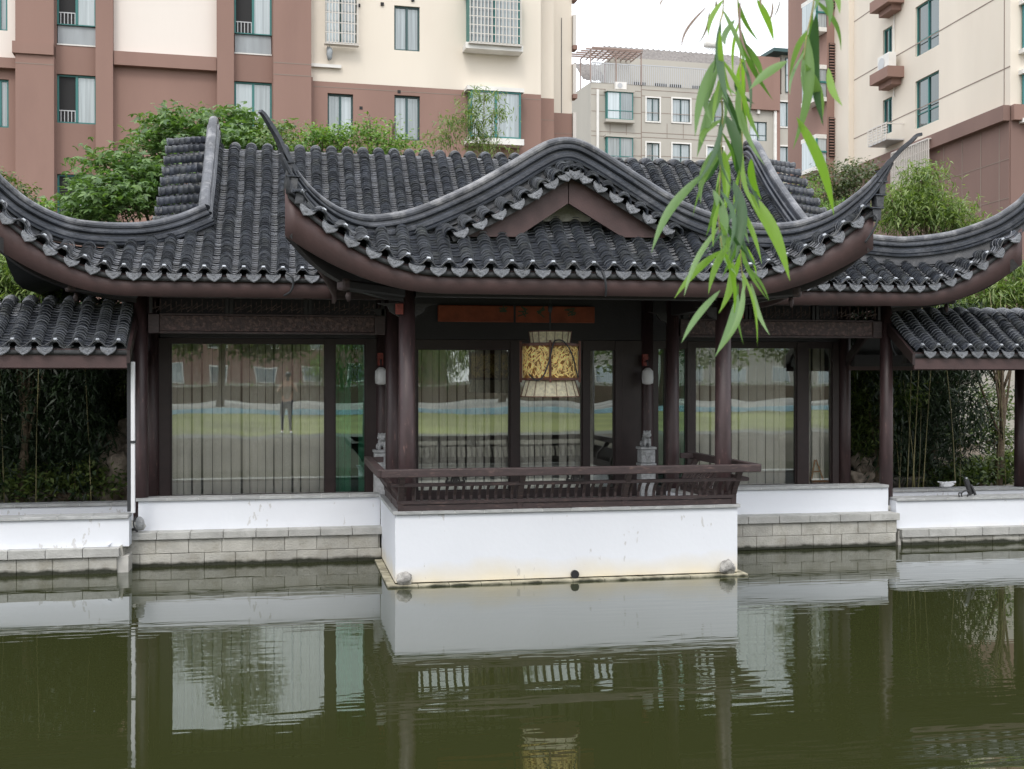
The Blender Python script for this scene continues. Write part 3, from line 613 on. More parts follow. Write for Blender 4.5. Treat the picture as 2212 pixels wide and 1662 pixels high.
# rafters
def rafter(x, y0, z0, y1, z1, parent): MB().tube([(x, y0, z0), (x, y1, z1)], .03, 6).build('rafter', 'dark', parent)
for i in range(27): x = .35 + .24 * i; rafter(x, 13.03, zP(x, 13.0) - .15, min(13.7, yhP(x) - .05), zP(x, min(13.7, yhP(x) - .05)) - .17, proof)
for i in range(53):
    x = -3.1 + .245 * i
    y1 = min(16.6, yhH(x) - .12)
    if (x < .5 or x > 6.3) and y1 > 15.15: rafter(x, 15.0, zH(x, 15.0) - .15, y1, zH(x, y1) - .17, hroof)
# ------------------------------------------------------------ frame, walls, windows
def column(x, y, z0, z1, r=.1):
    c = MB().lathe((x, y, z0), [(r * 1.0, 0), (r * 1.01, (z1 - z0) * .3), (r * .93, z1 - z0)], 20).build('column', 'column', pav, True)
    MB().lathe((x, y, z0 - .0), [(r * 1.25, 0), (r * 1.45, .05), (r * 1.3, .1), (r * 1.02, .1)], 16).build('column_base', 'cap', c, True)
for x in (1.39, 5.36): column(x, 13.75, .62, 3.62, .102)
for x in (-1.88, 1.39, 5.36, 8.66): column(x, 15.7, .45, 3.75, .095)
for x in (-1.88, 1.36, 5.4, 8.66): column(x, 17.0, .62, 3.9, .095)
def beam(n, x0, x1, y0, y1, z0, z1, m='dark', par=None): return MB().box(x0, x1, y0, y1, z0, z1).build(n, m, par or pav, bevel=.008)
for (a, b) in ((-1.78, 1.29), (5.46, 8.56)):
    bb = beam('carved_beam', a + .14, b - .14, 15.66, 15.74, 3.03, 3.235, 'carved'); beam('beam_cheek', a, a + .14, 15.64, 15.76, 3.0, 3.25, 'brown', bb); beam('beam_cheek', b - .14, b, 15.64, 15.76, 3.0, 3.25, 'brown', bb)
    beam('beam_lip', a + .141, b - .141, 15.64, 15.76, 3.0, 3.028, 'brown', bb); beam('beam_lip', a + .141, b - .141, 15.64, 15.76, 3.237, 3.262, 'brown', bb)
    beam('upper_beam', a, b, 15.62, 15.78, 3.47, 3.66, 'brown')
    for k in range(3):   # fretwork panels between the beams
        u0 = a + (b - a) * (k / 3) + .05; u1 = a + (b - a) * ((k + 1) / 3) - .05
        fw = MB(); fw.box(u0 - .04, u0, 15.67, 15.73, 3.265, 3.468); fw.box(u1, u1 + .04, 15.67, 15.73, 3.265, 3.468); fp = fw.build('fretwork_panel', 'dark', pav)
        g = MB(); rn = random.Random(k); nn = 14
        for j in range(nn):
            c = u0 + (u1 - u0) * (j + .5) / nn; h = .085 if j % 2 else .05
            g.bar((c, 15.70, 3.367 - h), (c, 15.70, 3.367 + h), .012, .02, (0, 1, 0)); g.bar((c - .06, 15.702, 3.367 - h), (c + .06, 15.702, 3.367 + h * (.3 if j % 3 else -.3)), .012, .02, (0, 1, 0))
        g.build('fretwork', 'carved', fp)
beam('porch_beam', 1.49, 5.26, 13.68, 13.82, 3.38, 3.6, 'dark'); beam('porch_beam', 1.33, 1.45, 13.86, 15.6, 3.3, 3.55, 'dark'); beam('porch_beam', 5.3, 5.42, 13.86, 15.6, 3.3, 3.55, 'dark')
beam('lintel_wall', -1.78, 8.56, 17.0, 17.1, 2.99, 4.6, 'dark'); beam('ceiling', -1.9, 8.7, 15.75, 17.0, 3.95, 4.0, 'dark'); beam('ceiling', 1.2, 5.55, 13.8, 15.7, 3.80, 3.85, 'dark')
for (x0, x1, z0, z1) in ((-3, 9.9, 4.0, 4.3),): pass
# brackets at column heads
for x, y, z in ((1.39, 13.75, 3.3), (5.36, 13.75, 3.3), (1.39, 15.7, 3.35), (5.36, 15.7, 3.35)):
    for s_ in (-1, 1):
        MB().prism([(x + s_ * .09, y - .03, z), (x + s_ * .09, y - .03, z - .16), (x + s_ * .2, y - .03, z - .1), (x + s_ * .24, y - .03, z - .03), (x + s_ * .36, y - .03, z)][::s_], (0, .06, 0)).build('bracket', 'dark', pav)
# glazing: (frame px span, panes)
def zpx(py, px): return Z_(px, py, 17.05)
def window(panes, x0, x1, top, mid=True):
    fz = .66; f = MB(); f.box(x0, x1, 17.0, 17.1, .62, .735); f.box(x0, x1, 17.0, 17.1, top, 2.985); ed = [x0]
    for (a, b, g) in panes: ed += [a, b]
    ed.append(x1)
    for i in range(0, len(ed), 2): f.box(ed[i], ed[i + 1], 16.985, 17.105, .62, 2.98)
    fo = f.build('window', 'frame', pav)
    for (a, b, g) in panes:
        MB().box(a - .004, b + .004, 17.05, 17.056, .73, top + .005).build('pane', g, fo); e = .022
        MB().box(a, a + e, 17.02, 17.048, .735, top).box(b - e, b, 17.02, 17.048, .735, top).box(a + e, b - e, 17.02, 17.048, .735, .735 + e).box(a + e, b - e, 17.02, 17.048, top - e, top).build('sash', 'frame', fo)
    return fo
X17 = lambda px: X_(px, 17.05)
window([(X17(368), X17(703), 'glass'), (X17(722), X17(790), 'glass_g')], -1.79, 1.28, 2.925)
window([(X17(900), X17(1101), 'glass'), (X17(1120), X17(1257), 'glass'), (X17(1271), X17(1327), 'glass')], 1.45, 5.0, 2.855)
window([(X17(1418), X17(1437), 'glass_g'), (X17(1462), X17(1482), 'glass_g')], 5.0 + .001, X17(1490), 2.885)
window([(X17(1499), X17(1719), 'glass'), (X17(1743), X17(1795), 'glass')], X17(1490) + .001, 8.56, 2.905)
# room shell
rm = MB().box(-1.95, 8.75, 19.6, 19.7, .5, 4.2).box(-1.98, -1.88, 17.12, 19.6, .5, 4.0).box(8.66, 8.76, 17.12, 19.6, .5, 4.0).box(-1.88, 8.66, 17.12, 19.6, .55, .6).box(-1.88, 8.66, 17.12, 19.6, 3.3, 3.4).build('room_wall', 'interior', pav)
beam('rear_wall', -1.98, 8.76, 19.72, 20.6, .5, 3.9, 'plaster')
for x in (-1.32, 7.75): MB().prism([(x, 16.2, 4.3), (x, 20.1, 4.3), (x, 18.6, 5.6), (x, 17.7, 5.6)], (.05, 0, 0)).build('end_gable', 'plaster', pav)
beam('veranda_floor', -1.95, 8.75, 15.8, 17.3, .50, .615, 'floor'); beam('porch_floor', 1.3, 5.34, 13.5, 15.8, .49, .605, 'floor')
# curtains hang inside: top-level things
def curtain(x0, x1, label, gap=None, seed=0):
    rn = random.Random(seed); t = thing('curtain', label, 'curtain', ((x0 + x1) / 2, 17.2, .64)); x = x0; sh = M['curtain']
    while x < x1 - .03:
        wd = min(rn.uniform(.085, .15), x1 - x); yy = 17.17 + rn.uniform(-.015, .02); tl = rn.uniform(-.03, .03); n = 4; V = []
        for z in (.64, 1.4, 2.98):
            for i in range(n + 1): q = i / n; V.append((x + wd * q + rn.gauss(0, .001), yy + tl * (q - .5) + .03 * (1 - math.sin(math.pi * q)) + (.0 if z > 1 else .004), z))
        Fc = [(j * (n + 1) + i, j * (n + 1) + i + 1, (j + 1) * (n + 1) + i + 1, (j + 1) * (n + 1) + i) for j in range(2) for i in range(n)]
        npmesh('slat', V, Fc, 'curtain', t, True); x += wd + rn.choice((.006, .01, .018, .03))
    return t
curtain(-1.66, .95, 'pale pleated curtain behind the wide left window of the pavilion', seed=1)
curtain(1.02, 1.24, 'narrow pale curtain behind the slim green pane left of the porch', seed=2)
curtain(1.62, 3.0, 'pale pleated curtain behind the left porch door pane', seed=3)
curtain(3.06, 3.98, 'pale pleated curtain behind the middle porch door pane, below the lantern', seed=4)
curtain(4.06, 4.6, 'short width of pale curtain behind the right porch door pane', seed=5)
curtain(6.02, 7.75, 'pale pleated curtain behind the wide right window of the pavilion', seed=6)
curtain(7.95, 8.42, 'grey-lit curtain behind the narrow rightmost pane of the pavilion', seed=7)
# small wooden easel behind the right window
e = thing('easel', 'small orange wooden easel stand behind the right window glass', 'easel', (X_(1765, 17.12), 17.14, .75))
ex, ey = X_(1765, 17.12), 17.13
MB().bar((ex - .09, ey, .80), (ex - .03, ey, 1.12), .022, .02, (0, 1, 0)).build('leg', 'wood', e); MB().bar((ex + .11, ey, .80), (ex - .01, ey, 1.12), .022, .02, (0, 1, 0)).build('leg', 'wood', e)
MB().bar((ex - .09, ey, .93), (ex + .07, ey, .93), .02, .02, (0, 1, 0)).build('crossbar', 'wood', e); MB().box(ex - .08, ex + .22, ey - .03, ey + .05, .76, .79).build('base', 'wood', e)
# ------------------------------------------------------------ terrace box over the water
def slabs(parent, name, m, x0, x1, y0, y1, z0, z1, n, axis='x', gap=.004, jm='joint', seed=0):
    rn = random.Random(seed); a, b = (x0, x1) if axis == 'x' else (y0, y1); st = (b - a) / n
    ed = [a] + [a + st * (i + rn.uniform(-.06, .06)) for i in range(1, n)] + [b]
    for i in range(n):
        p, q = ed[i] + gap, ed[i + 1] - gap; dz = rn.uniform(-.0015, .0015); mb = MB()
        (mb.box(p, q, y0, y1, z0, z1 + dz) if axis == 'x' else mb.box(x0, x1, p, q, z0, z1 + dz)); mb.build(name, m, parent, bevel=.004)
    mb = MB(); e = .004   # pale mortar seen in the joints
    mb.box(x0 + e, x1 - e, y0 + e, y1 - e, z0 + .003, z1 - .006).build('mortar_bed', jm, parent)
ter = thing('terrace', 'white plastered terrace box rising straight out of the pond under the porch', 'terrace', (3.3, 14.4, 0))
wl = MB().box(1.22, 5.42, 13.42, 13.62, .035, .828).box(1.22, 1.42, 13.62, 15.56, .035, .828).box(5.22, 5.42, 13.62, 15.56, .035, .828).box(1.42, 5.22, 13.62, 15.56, .035, .485).build('plaster_wall', 'plaster', ter, bevel=.006)
slabs(ter, 'coping_slab', 'coping', 1.19, 5.45, 13.385, 13.62, .83, .87, 12, 'x', .003, 'joint_w', 1)
slabs(ter, 'coping_slab', 'coping', 1.19, 1.40, 13.621, 15.5, .83, .87, 5, 'y', .003, 'joint_w', 2); slabs(ter, 'coping_slab', 'coping', 5.24, 5.45, 13.621, 15.5, .83, .87, 5, 'y', .003, 'joint_w', 3)
slabs(ter, 'ledge_slab', 'ledge', 1.12, 5.52, 13.315, 13.42, -.12, .026, 12, 'x', .003, 'joint', 4)
slabs(ter, 'ledge_slab', 'ledge', 1.12, 1.22, 13.422, 15.3, -.12, .026, 6, 'y', .003, 'joint', 5); slabs(ter, 'ledge_slab', 'ledge', 5.42, 5.52, 13.422, 15.3, -.12, .026, 6, 'y', .003, 'joint', 6)
dx = X_(1242, 13.4); MB().lathe((0, 0, 0), [(.042, 0), (.05, 0), (.05, .04), (.035, .04)], 12).build('tmp', 'black')
tmp = bpy.data.objects['tmp']; tmp.name = 'drain_outlet'; tmp.data.name = 'drain_outlet'; tmp.rotation_euler = (R(90), 0, 0); tmp.location = (dx, 13.425, .075); tmp.parent = ter; tmp.matrix_parent_inverse = Matrix.Translation(-ter.location)
def rock(label, c, r, seed, m='rock', name='rock', grp=None, amp=.3): o = MB().blob((0, 0, 0), r, seed, 14, 10, amp).build(name, m, None, True); o.location = c; return tag(o, label, 'rock', grp)
rock('pale lumpy rock on the ledge at the left front corner of the terrace', (X_(874, 13.35), 13.37, .085), (.095, .06, .075), 3)
rock('pale lumpy rock on the ledge at the right front corner of the terrace', (X_(1570, 13.4), 13.37, .10), (.105, .07, .085), 9)
# ------------------------------------------------------------ stone embankments with white walls above
def embank(lbl, x0, x1, y, zc0, zc1, wt, back, ncap, bl, seed, courses):
    t = thing('embankment', lbl, 'embankment', ((x0 + x1) / 2, y, 0)); rn = random.Random(seed)
    MB().box(x0 + .02, x1 - .02, y + .012, y + .35, -.6, zc0 - .003).build('mortar_core', 'joint', t)
    for (za, zb, ph) in courses:
        x = x0 - bl * ph
        while x < x1 - .05:
            a = max(x, x0); b = min(x + bl * rn.uniform(.96, 1.04), x1)
            if b - a > .05: MB().box(a + .003, b - .003, y + rn.uniform(-.004, .004), y + .2, za + .003, zb - .003).build('stone_block', 'stone', t, bevel=.006)
            x = x + bl if b < x1 else x1
            x = b
    n = max(1, round((x1 - x0) / bl)); st = (x1 - x0 + .06) / n
    for i in range(n): MB().box(x0 - .03 + st * i + .003, x0 - .03 + st * (i + 1) - .003, y - .035 + rn.uniform(-.003, .003), y + .3, zc0, zc1 + rn.uniform(-.003, .003)).build('cap_stone', 'cap', t, bevel=.006)
    MB().box(x0, x1, y + .02, y + .28, zc0 + .004, zc1 - .008).build('mortar_bed', 'joint', t)
    return t
HB = 15.38
e1 = embank('stone block embankment with a grey cap left of the white terrace', -2.03, 1.215, HB, .35, .44, 0, 0, 8, .40, 1, ((-.55, -.02, .2), (-.02, .165, .6), (.165, .35, .1)))
e2 = embank('stone block embankment with a grey cap right of the white terrace', 5.425, 8.60, 15.28, .375, .475, 0, 0, 8, .43, 2, ((-.55, 0, .2), (0, .19, .6), (.19, .375, .1)))
def lowwall(lbl, x0, x1, y0, y1, z0, z1, n, seed):
    t = thing('low_wall', lbl, 'wall', ((x0 + x1) / 2, y0, z0)); MB().box(x0 + .03, x1 - .0, y0 + .03, y1, z0, z1 - .042).build('plaster_wall', 'plaster', t)
    slabs(t, 'coping_slab', 'coping', x0, x1, y0, y1 + .05, z1 - .04, z1, n, 'x', .003, 'joint_w', seed); return t
lowwall('white low wall with grey coping under the wide left window', -1.93, 1.215, 15.56, 15.78, .44, .862, 8, 11)
lowwall('white low wall with grey coping under the right window of the pavilion', 5.425, 8.60, 15.5, 15.78, .475, .862, 8, 12)
MB().prism([(-2.06, HB - .04, .34), (-2.06, HB - .04, .44), (-1.95, HB - .04, .50), (-2.2, 15.03, .335)][::-1], (0, .4, 0)).build('plaster_fillet', 'plaster', e1)
MB().prism([(-2.02, 15.06, -.3), (-2.0, 15.06, .1), (-2.03, 15.06, .34), (-2.09, 15.06, .30), (-2.085, 15.06, -.3)], (0, .4, 0)).build('mortar_patch', 'stone', e1)
# ------------------------------------------------------------ railing of the terrace
rl = thing('railing', 'dark brown goose-neck bench railing around the porch terrace', 'railing', (3.3, 13.4, .87))
ZT = 1.375
def front(y): return y
def rail_run(p0, p1, off, n, posts, name_top=True):
    # p0,p1: foot line ends; off: outward lean of the top
    p0 = Vector(p0); p1 = Vector(p1); of = Vector(off); d = (p1 - p0); L_ = d.length; d.normalize(); zz = Vector((0, 0, 1))
    a0 = p0 + of - d * of.length; a1 = p1 + of + d * of.length
    MB().bar(a0 + zz * (ZT - .047 - p0.z), a1 + zz * (ZT - .047 - p0.z), .095, .094).build('top_rail', 'brown', rl, bevel=.01)
    m0 = p0 + of * .62 - d * of.length * .5; m1 = p1 + of * .62 + d * of.length * .5
    MB().bar(m0 + zz * .315, m1 + zz * .315, .045, .042).build('middle_rail', 'brown', rl, bevel=.006)
    MB().bar(p0 + zz * .098 + of * .05, p1 + zz * .098 + of * .05, .06, .04).build('lower_rail', 'brown', rl, bevel=.005)
    MB().bar(p0 + zz * .036, p1 + zz * .036, .05, .07).build('sill_board', 'brown', rl, bevel=.005)
    for i in range(n):
        t = (i + .5) / n; q = p0 + d * L_ * t
        if any(abs(t - s) < .3 / n for s in posts): continue
        pth = [q + zz * .115 + of * .05, q + zz * .18 + of * .08, q + zz * .25 + of * .28, q + zz * .30 + of * .55]
        mb = MB()
        for k in range(3): mb.bar(pth[k], pth[k + 1], .024, .03, (d.x, d.y, .01))
        mb.build('baluster', 'brown', rl)
    for s in posts:
        q = p0 + d * L_ * s; ww = .032
        prof = [(-.03, 0), (-.03, .14), (.18, .26), (.62, .36), (.84, .43), (1.0, ZT - .076 - .87), (.62, ZT - .076 - .87), (.48, .40), (.3, .32), (.02, .2), (.1, 0)]
        pr = [q + of * (1 if 1 else 0) * a * 1.0 + zz * z - d * ww for a, z in [(-.12, 0), (.12, 0), (.16, .12), (.42, .22), (.78, .33), (1.08, .43), (.72, .43), (.42, .33), (.02, .24), (-.12, .12)]]
        MB().prism(pr, d * 2 * ww).build('post', 'brown', rl, bevel=.004)
rail_run((1.28, 13.42, .87), (5.36, 13.42, .87), (0, -.24, 0), 42, (0.0, .345, .66, 1.0))
rail_run((1.28, 15.25, .87), (1.28, 13.42, .87), (-.24, 0, 0), 18, (.02, .5))
rail_run((5.36, 13.42, .87), (5.36, 15.3, .87), (.23, 0, 0), 18, (.5, .98))
for x in (1.02, 5.58): s_ = 1 if x < 3 else -1; MB().box(min(x, x + s_ * .22), max(x, x + s_ * .22), 15.33, 15.40, 1.30, 1.373).build('return_rail', 'brown', rl, bevel=.006)
for px in (985, 1246):   # pierced cloud ornaments between the rails
    x = X_(px, 13.15); z0 = 1.205; mb = MB()
    mb.box(x - .028, x + .028, 13.195, 13.225, z0, 1.30)
    for s_ in (-1, 1):
        mb.bar((x + s_ * .02, 13.21, 1.292), (x + s_ * .115, 13.21, 1.292), .02, .016, (0, 1, 0)); mb.bar((x + s_ * .02, 13.21, 1.215), (x + s_ * .115, 13.21, 1.222), .02, .016, (0, 1, 0))
        mb.bar((x + s_ * .108, 13.21, 1.285), (x + s_ * .085, 13.21, 1.255), .02, .016, (0, 1, 0)); mb.bar((x + s_ * .085, 13.21, 1.255), (x + s_ * .108, 13.21, 1.225), .02, .016, (0, 1, 0)); mb.bar((x + s_ * .03, 13.21, 1.29), (x + s_ * .05, 13.21, 1.22), .02, .02, (0, 1, 0))
    mb.build('ornament', 'dark', rl)
# ------------------------------------------------------------ walkways
def walkway(lbl, x0, x1, eL, yb, zw0, zw1, cols, capz, seed):
    w_ = thing('covered_walkway', lbl, 'covered walkway', ((x0 + x1) / 2, 15.9, .4)); TT = Tiles()
    rf = grid_surf('roof', fr(x0, x1, 4), lambda x: YW, lambda x: 16.95, lambda x, y: zW(y) - .05, 24, 'under', w_)
    n = int((x1 - x0 - .1) / .245); 
    for i in range(n + 1):
        x = (x1 - .09 - .245 * i) if eL else (x0 + .09 + .245 * i)
        for cov, xx in ((1, x), (0, x - .1225 if eL else x + .1225)):
            pts = [(xx, y, zW(y)) for y in fr(YW + .01, 16.0, 14)]; TT.row(pts, (1, 0, 0), cov)
            fm = frame(Vector(pts[0]), Vector(pts[1]) - Vector(pts[0]), (1, 0, 0))
            if cov:
                TT.end.append(fm); LEDW.append(fm @ Matrix.Translation((0, 0, .083)))
                mb = MB(); c = [Vector((xx, y, zW(y) + .012)) for y in fr(15.74, 16.16, 5)]
                for p in c:
                    for k in range(9): a = R(180 * k / 8); mb.v.append((p.x + .08 * math.cos(a), p.y, p.z + .08 * math.sin(a)))
                for q in range(5):
                    for k in range(8): mb.f.append((q * 9 + k, q * 9 + k + 1, (q + 1) * 9 + k + 1, (q + 1) * 9 + k)[::-1])
                mb.f.append(tuple(range(9))); mb.build('ridge_top_tile', 'drip', rf, True)
            else: TT.drip.append(Matrix.Translation((xx, YW - .02, zW(YW) - .01)) @ Matrix.Rotation(random.gauss(0, .04), 4, 'Y'))
    if eL and TT.drip: TT.drip.pop(2)
    TT.finish(rf, 150)
    MB().box(x0, x1, YW + .02, YW + .065, 2.54, 2.775).build('fascia_board', 'fascia', w_, bevel=.004); MB().box(x0, x1, 16.86, 16.9, 2.54, 2.705).build('fascia_board', 'fascia', w_)
    xe = x1 if eL else x0   # raking end board
    MB().prism([(xe, YW, 2.60), (xe, 15.9, 3.24), (xe, 16.9, 2.60), (xe, 16.9, 2.76), (xe, 15.9, 3.42), (xe, YW, 2.76)], (.04 if eL else -.04, 0, 0)).build('barge_board', 'frame', w_)
    MB().box(x0, x1, 15.13, 15.25, 2.62, 2.78).build('beam', 'dark', w_); MB().box(x0, x1, 16.68, 16.8, 2.60, 2.78).build('beam', 'dark', w_)
    for cx in cols:
        for cy in (15.22, 16.74): MB().lathe((cx, cy, zw1), [(.092, 0), (.092, .6), (.085, 2.64 - zw1)], 18).build('column', 'column', w_, True)
    MB().box(x0 - (0 if eL else .0), x1, yb + .05, 17.0, -.5, zw0 - .1).build('base', 'floor', w_)
    fl = capz
    for nm, ya, yb_ in (('front', yb + .08, yb + .36), ('back', 16.62, 16.86)):
        MB().box(x0, x1, ya + .03, yb_, capz, zw1 - .042).build('parapet', 'plaster', w_); slabs(w_, 'coping_slab', 'coping', x0, x1, ya, yb_ + .04, zw1 - .04, zw1, round((x1 - x0) / .42), 'x', .003, 'joint_w', seed)
    return w_
LEDW = []
walkway('covered walkway with a grey tiled roof joining the pavilion from the left', -6.6, -1.95, True, 14.98, .3, .705, (-5.6,), .315, 21)
embank('low stone block embankment under the left covered walkway', -7.2, -2.08, 14.99, .205, .315, 0, 0, 9, .42, 3, ((-.55, -.01, .3), (-.01, .205, .7)))
walkway('covered walkway with a grey tiled roof joining the pavilion from the right', 8.66, 13.2, False, 15.30, .3, .672, (11.58,), .235, 22)
embank('low stone block embankment under the right covered walkway', 8.70, 14.2, 15.3, .12, .235, 0, 0, 9, .43, 4, ((-.55, -.02, .3), (-.02, .12, .7)))
# ------------------------------------------------------------ string of clip-on lamps with its cable along the eaves
def lights(lbl, led, loc):
    t = thing('light_string', lbl, 'string lights', loc)
    led = sorted(led, key=lambda m: m.translation.x); pts = []
    for m in led:
        o = instance(ME_LED, 'lamp', m, t); o.matrix_parent_inverse = Matrix.Translation(-t.location)
    for i, m in enumerate(led):
        p = m.translation + Vector((0, -.025, .0)); pts.append(p)
        if i < len(led) - 1: q = (p + led[i + 1].translation) / 2; pts.append(q + Vector((random.uniform(-.02, .02), -.03, -.075 - random.uniform(0, .03))))
    MB().tube(smoothpath(pts, 3), .006, 5).build('cable', 'cable', t); return t
Lp = T.led
lights('string of small white clip lights along the porch eave tiles', [m for m in Lp if m.translation.y < 13.6], (3.4, 12.95, 3.6))
lights('string of small white clip lights along the left main eave', [m for m in Lp if m.translation.y > 13.6 and m.translation.x < 1], (-1.2, 14.9, 3.7))
lights('string of small white clip lights along the right main eave', [m for m in Lp if m.translation.y > 13.6 and m.translation.x > 6], (8, 14.9, 3.7))
lights('string of small white clip lights along the left walkway eave', [m for m in LEDW if m.translation.x < 0], (-4, 14.9, 2.8))
lights('string of small white clip lights along the right walkway eave', [m for m in LEDW if m.translation.x > 0], (11, 14.9, 2.8))
def cable(lbl, pts, r=.014): return tag(MB().tube(smoothpath(pts, 6), r, 6).build('cable', 'cable', None, True), lbl, 'cable')
cable('black cable looping over the left main eave fascia near the porch corner', [P(618, 590, 14.82), P(630, 598, 14.8), P(634, 612, 14.82), P(628, 630, 14.85), P(612, 640, 14.95)])
cable('black cable hanging over the middle of the porch eave fascia', [P(1300, 582, 12.9), P(1306, 600, 12.88), P(1309, 622, 12.9), P(1308, 640, 12.98)])
cable('black cable curling round the upturned right porch corner', [P(1877, 470, 12.86), P(1890, 466, 12.8), P(1894, 478, 12.78), P(1885, 500, 12.8), P(1868, 525, 12.85)])
cable('black cable hanging beside the right outer pavilion column', [P(1932, 690, 15.6), P(1926, 720, 15.58), P(1928, 750, 15.6), P(1936, 768, 15.6)], .02)
# white downpipe and round pot at left
dp = thing('downpipe', 'tall thin white downpipe beside the left outer pavilion column', 'downpipe', (X_(287, 15.2), 15.2, .72))
xd = X_(288, 15.2); MB().box(xd - .025, xd + .025, 15.14, 15.2, .72, 2.62).build('pipe', 'white', dp, bevel=.008); MB().box(xd - .07, xd - .028, 15.15, 15.22, .74, 2.6).build('channel', 'cable', dp)
MB().box(xd - .032, xd + .032, 15.13, 15.205, 1.6, 1.63).build('bracket', 'cable', dp)
xb = X_(298, 15.3); pb = thing('junction_bulb', 'round grey bulb with black cable at the foot of the left column', 'bulb', (xb, 15.36, .5)); MB().blob((xb + .01, 15.38, .565), (.06, .04, .085), 4, 12, 8, .05).build('bulb', 'lion', pb, True)
MB().tube(smoothpath([(xb - .03, 15.30, .66), (xb - .055, 15.28, .58), (xb - .03, 15.28, .50), (xb - .01, 15.3, .47)], 5), .012, 6).build('cable', 'cable', pb)
# ------------------------------------------------------------ lantern under the porch
lx, ly = 3.375, 14.8; ln = thing('lantern', 'large hanging lantern with cream paper shades and a gold leaf drum', 'lantern', (lx, ly, 2.17))
def shade(name, rt, rb, zt, zb, n=16):
    f = MB(); f.lathe((lx, ly, zb), [(rb * .97, 0), (rt * .97, zt - zb)], n).build('tmp2', 'shade', ln)
    core = bpy.data.objects['tmp2']; core.name = name; core.data.name = name
    for i in range(n):
        a = 2 * math.pi * i / n; MB().bar((lx + rb * math.cos(a), ly + rb * math.sin(a), zb), (lx + rt * math.cos(a), ly + rt * math.sin(a), zt), .0055, .006).build('rib', 'lantern_frame', core)
    for z, r_ in ((zt, rt), (zb, rb)): MB().lathe((lx, ly, z - .006), [(r_ * .94, 0), (r_ * 1.005, 0), (r_ * 1.005, .012), (r_ * .94, .012)], n).build('hoop', 'lantern_frame', core)
shade('upper_shade', .285, .265, 3.02, 2.87); shade('lower_shade', .33, .395, 2.39, 2.175)
dr = MB().lathe((lx, ly, 2.41), [(.355, 0), (.355, .43)], 24).build('drum', 'golddark', ln, False)
def leafdrum():
    rn = random.Random(5); V = []; Fc = []
    for k in range(1000):
        a = rn.uniform(0, 2 * math.pi); z = rn.uniform(2.435, 2.815); ang = rn.choice((.5, 1.0, 1.5, 2.0, 2.6)) + rn.gauss(0, .3); l_ = rn.uniform(.035, .06); w_ = .0085; r_ = .360 + rn.uniform(0, .008); b = len(V)
        for (u, v) in ((0, -1), (.5, -.45), (.55, .1), (0, 1), (-.55, .1), (-.5, -.45)):
            du = (v * math.cos(ang) * l_ + u * 2 * w_ * math.sin(ang)); dv = (v * math.sin(ang) * l_ - u * 2 * w_ * math.cos(ang)); aa = a + du / r_; V.append((lx + r_ * math.cos(aa), ly + r_ * math.sin(aa), z + dv))
        Fc.append(tuple(range(b, b + 6)))
    tag(npmesh('leaf_pattern', V, Fc, 'gold', dr), kind='stuff')
leafdrum()
for z in (2.40, 2.845): MB().lathe((lx, ly, z - .012), [(.34, 0), (.385, 0), (.385, .03), (.34, .03)], 24).build('frame_ring', 'lantern_frame', ln)
for i in range(4):
    a = 2 * math.pi * i / 4 - math.pi / 2 - .22; x, y = lx + .385 * math.cos(a), ly + .385 * math.sin(a); MB().box(x - .014, x + .014, y - .014, y + .014, 2.36, 2.90).build('frame_post', 'lantern_frame', ln, bevel=.004)
MB().tube([(lx, ly, 3.03), (lx, ly, 3.4)], .012, 6).build('rod', 'cable', ln); MB().tube([(lx, ly, 3.40), (lx, ly, 3.80)], .006, 5).build('chain', 'cable', ln); MB().blob((lx, ly, 3.33), (.03, .03, .07), 2, 8, 6).build('hook', 'cable', ln, True)
MB().tube(smoothpath([(lx + .3, ly - .3, 2.42), (lx + .2, ly - .38, 2.72), (lx + .1, ly - .36, 2.88), (lx, ly - .35, 2.9), (lx - .05, ly - .40, 2.85), (lx - .12, ly - .42, 2.6), (lx - .2, ly - .42, 2.42), (lx - .28, ly - .38, 2.39), (lx - .34, ly - .3, 2.46)], 5), .010, 6).build('cord', 'cable', ln)
# plaque over the doors
pl = thing('plaque', 'orange-red wooden plaque with worn green characters above the porch doors', 'plaque', (3.3, 16.9, 3.2)); x0, x1 = X_(946, 16.9), X_(1284, 16.9)
board = MB().box(x0, x1, 16.88, 16.93, 3.245, 3.49).build('board', 'plaque', pl, bevel=.01); MB().box(X_(1111, 16.9) - .015, X_(1111, 16.9) + .015, 16.868, 16.89, 3.24, 3.50).build('strap', 'dark', pl)
for j, px in enumerate((1088, 1132, 1170, 1234)):
    c = X_(px, 16.88); rn = random.Random(j)
    for s_ in range(6): a = rn.uniform(-1, 1); z = 3.36 + rn.uniform(-.0, .1); MB().bar((c - .06 * math.cos(a) + rn.gauss(0, .03), 16.874 - s_ * .0006, z - .05 * math.sin(a)), (c + .06 * math.cos(a) + rn.gauss(0, .02), 16.874 - s_ * .0006, z + .05 * math.sin(a)), .018, .004, (0, 1, 0)).build('stroke', 'ink', pl)
# wall lamps
def walllamp(x, lbl):
    t = thing('wall_lamp', lbl, 'wall lamp', (x, 16.9, 2.3), 'white lamps on the rear columns'); MB().box(x - .04, x + .04, 16.84, 16.9, 2.60, 2.78).build('back_plate', 'redbox', t); MB().tube(smoothpath([(x, 16.84, 2.66), (x, 16.76, 2.68), (x, 16.74, 2.6)], 4), .012, 6).build('arm', 'black', t)
    MB().lathe((x, 16.74, 2.32), [(.04, 0), (.082, .02), (.088, .1), (.082, .2), (.05, .235), (.03, .25)], 16).build('lamp_glass', 'white', t, True)
walllamp(X_(823, 16.74) + .0, 'white lamp on the dark rear column left of the porch doors'); walllamp(X_(1399, 16.74), 'white lamp on the dark rear column right of the porch doors')
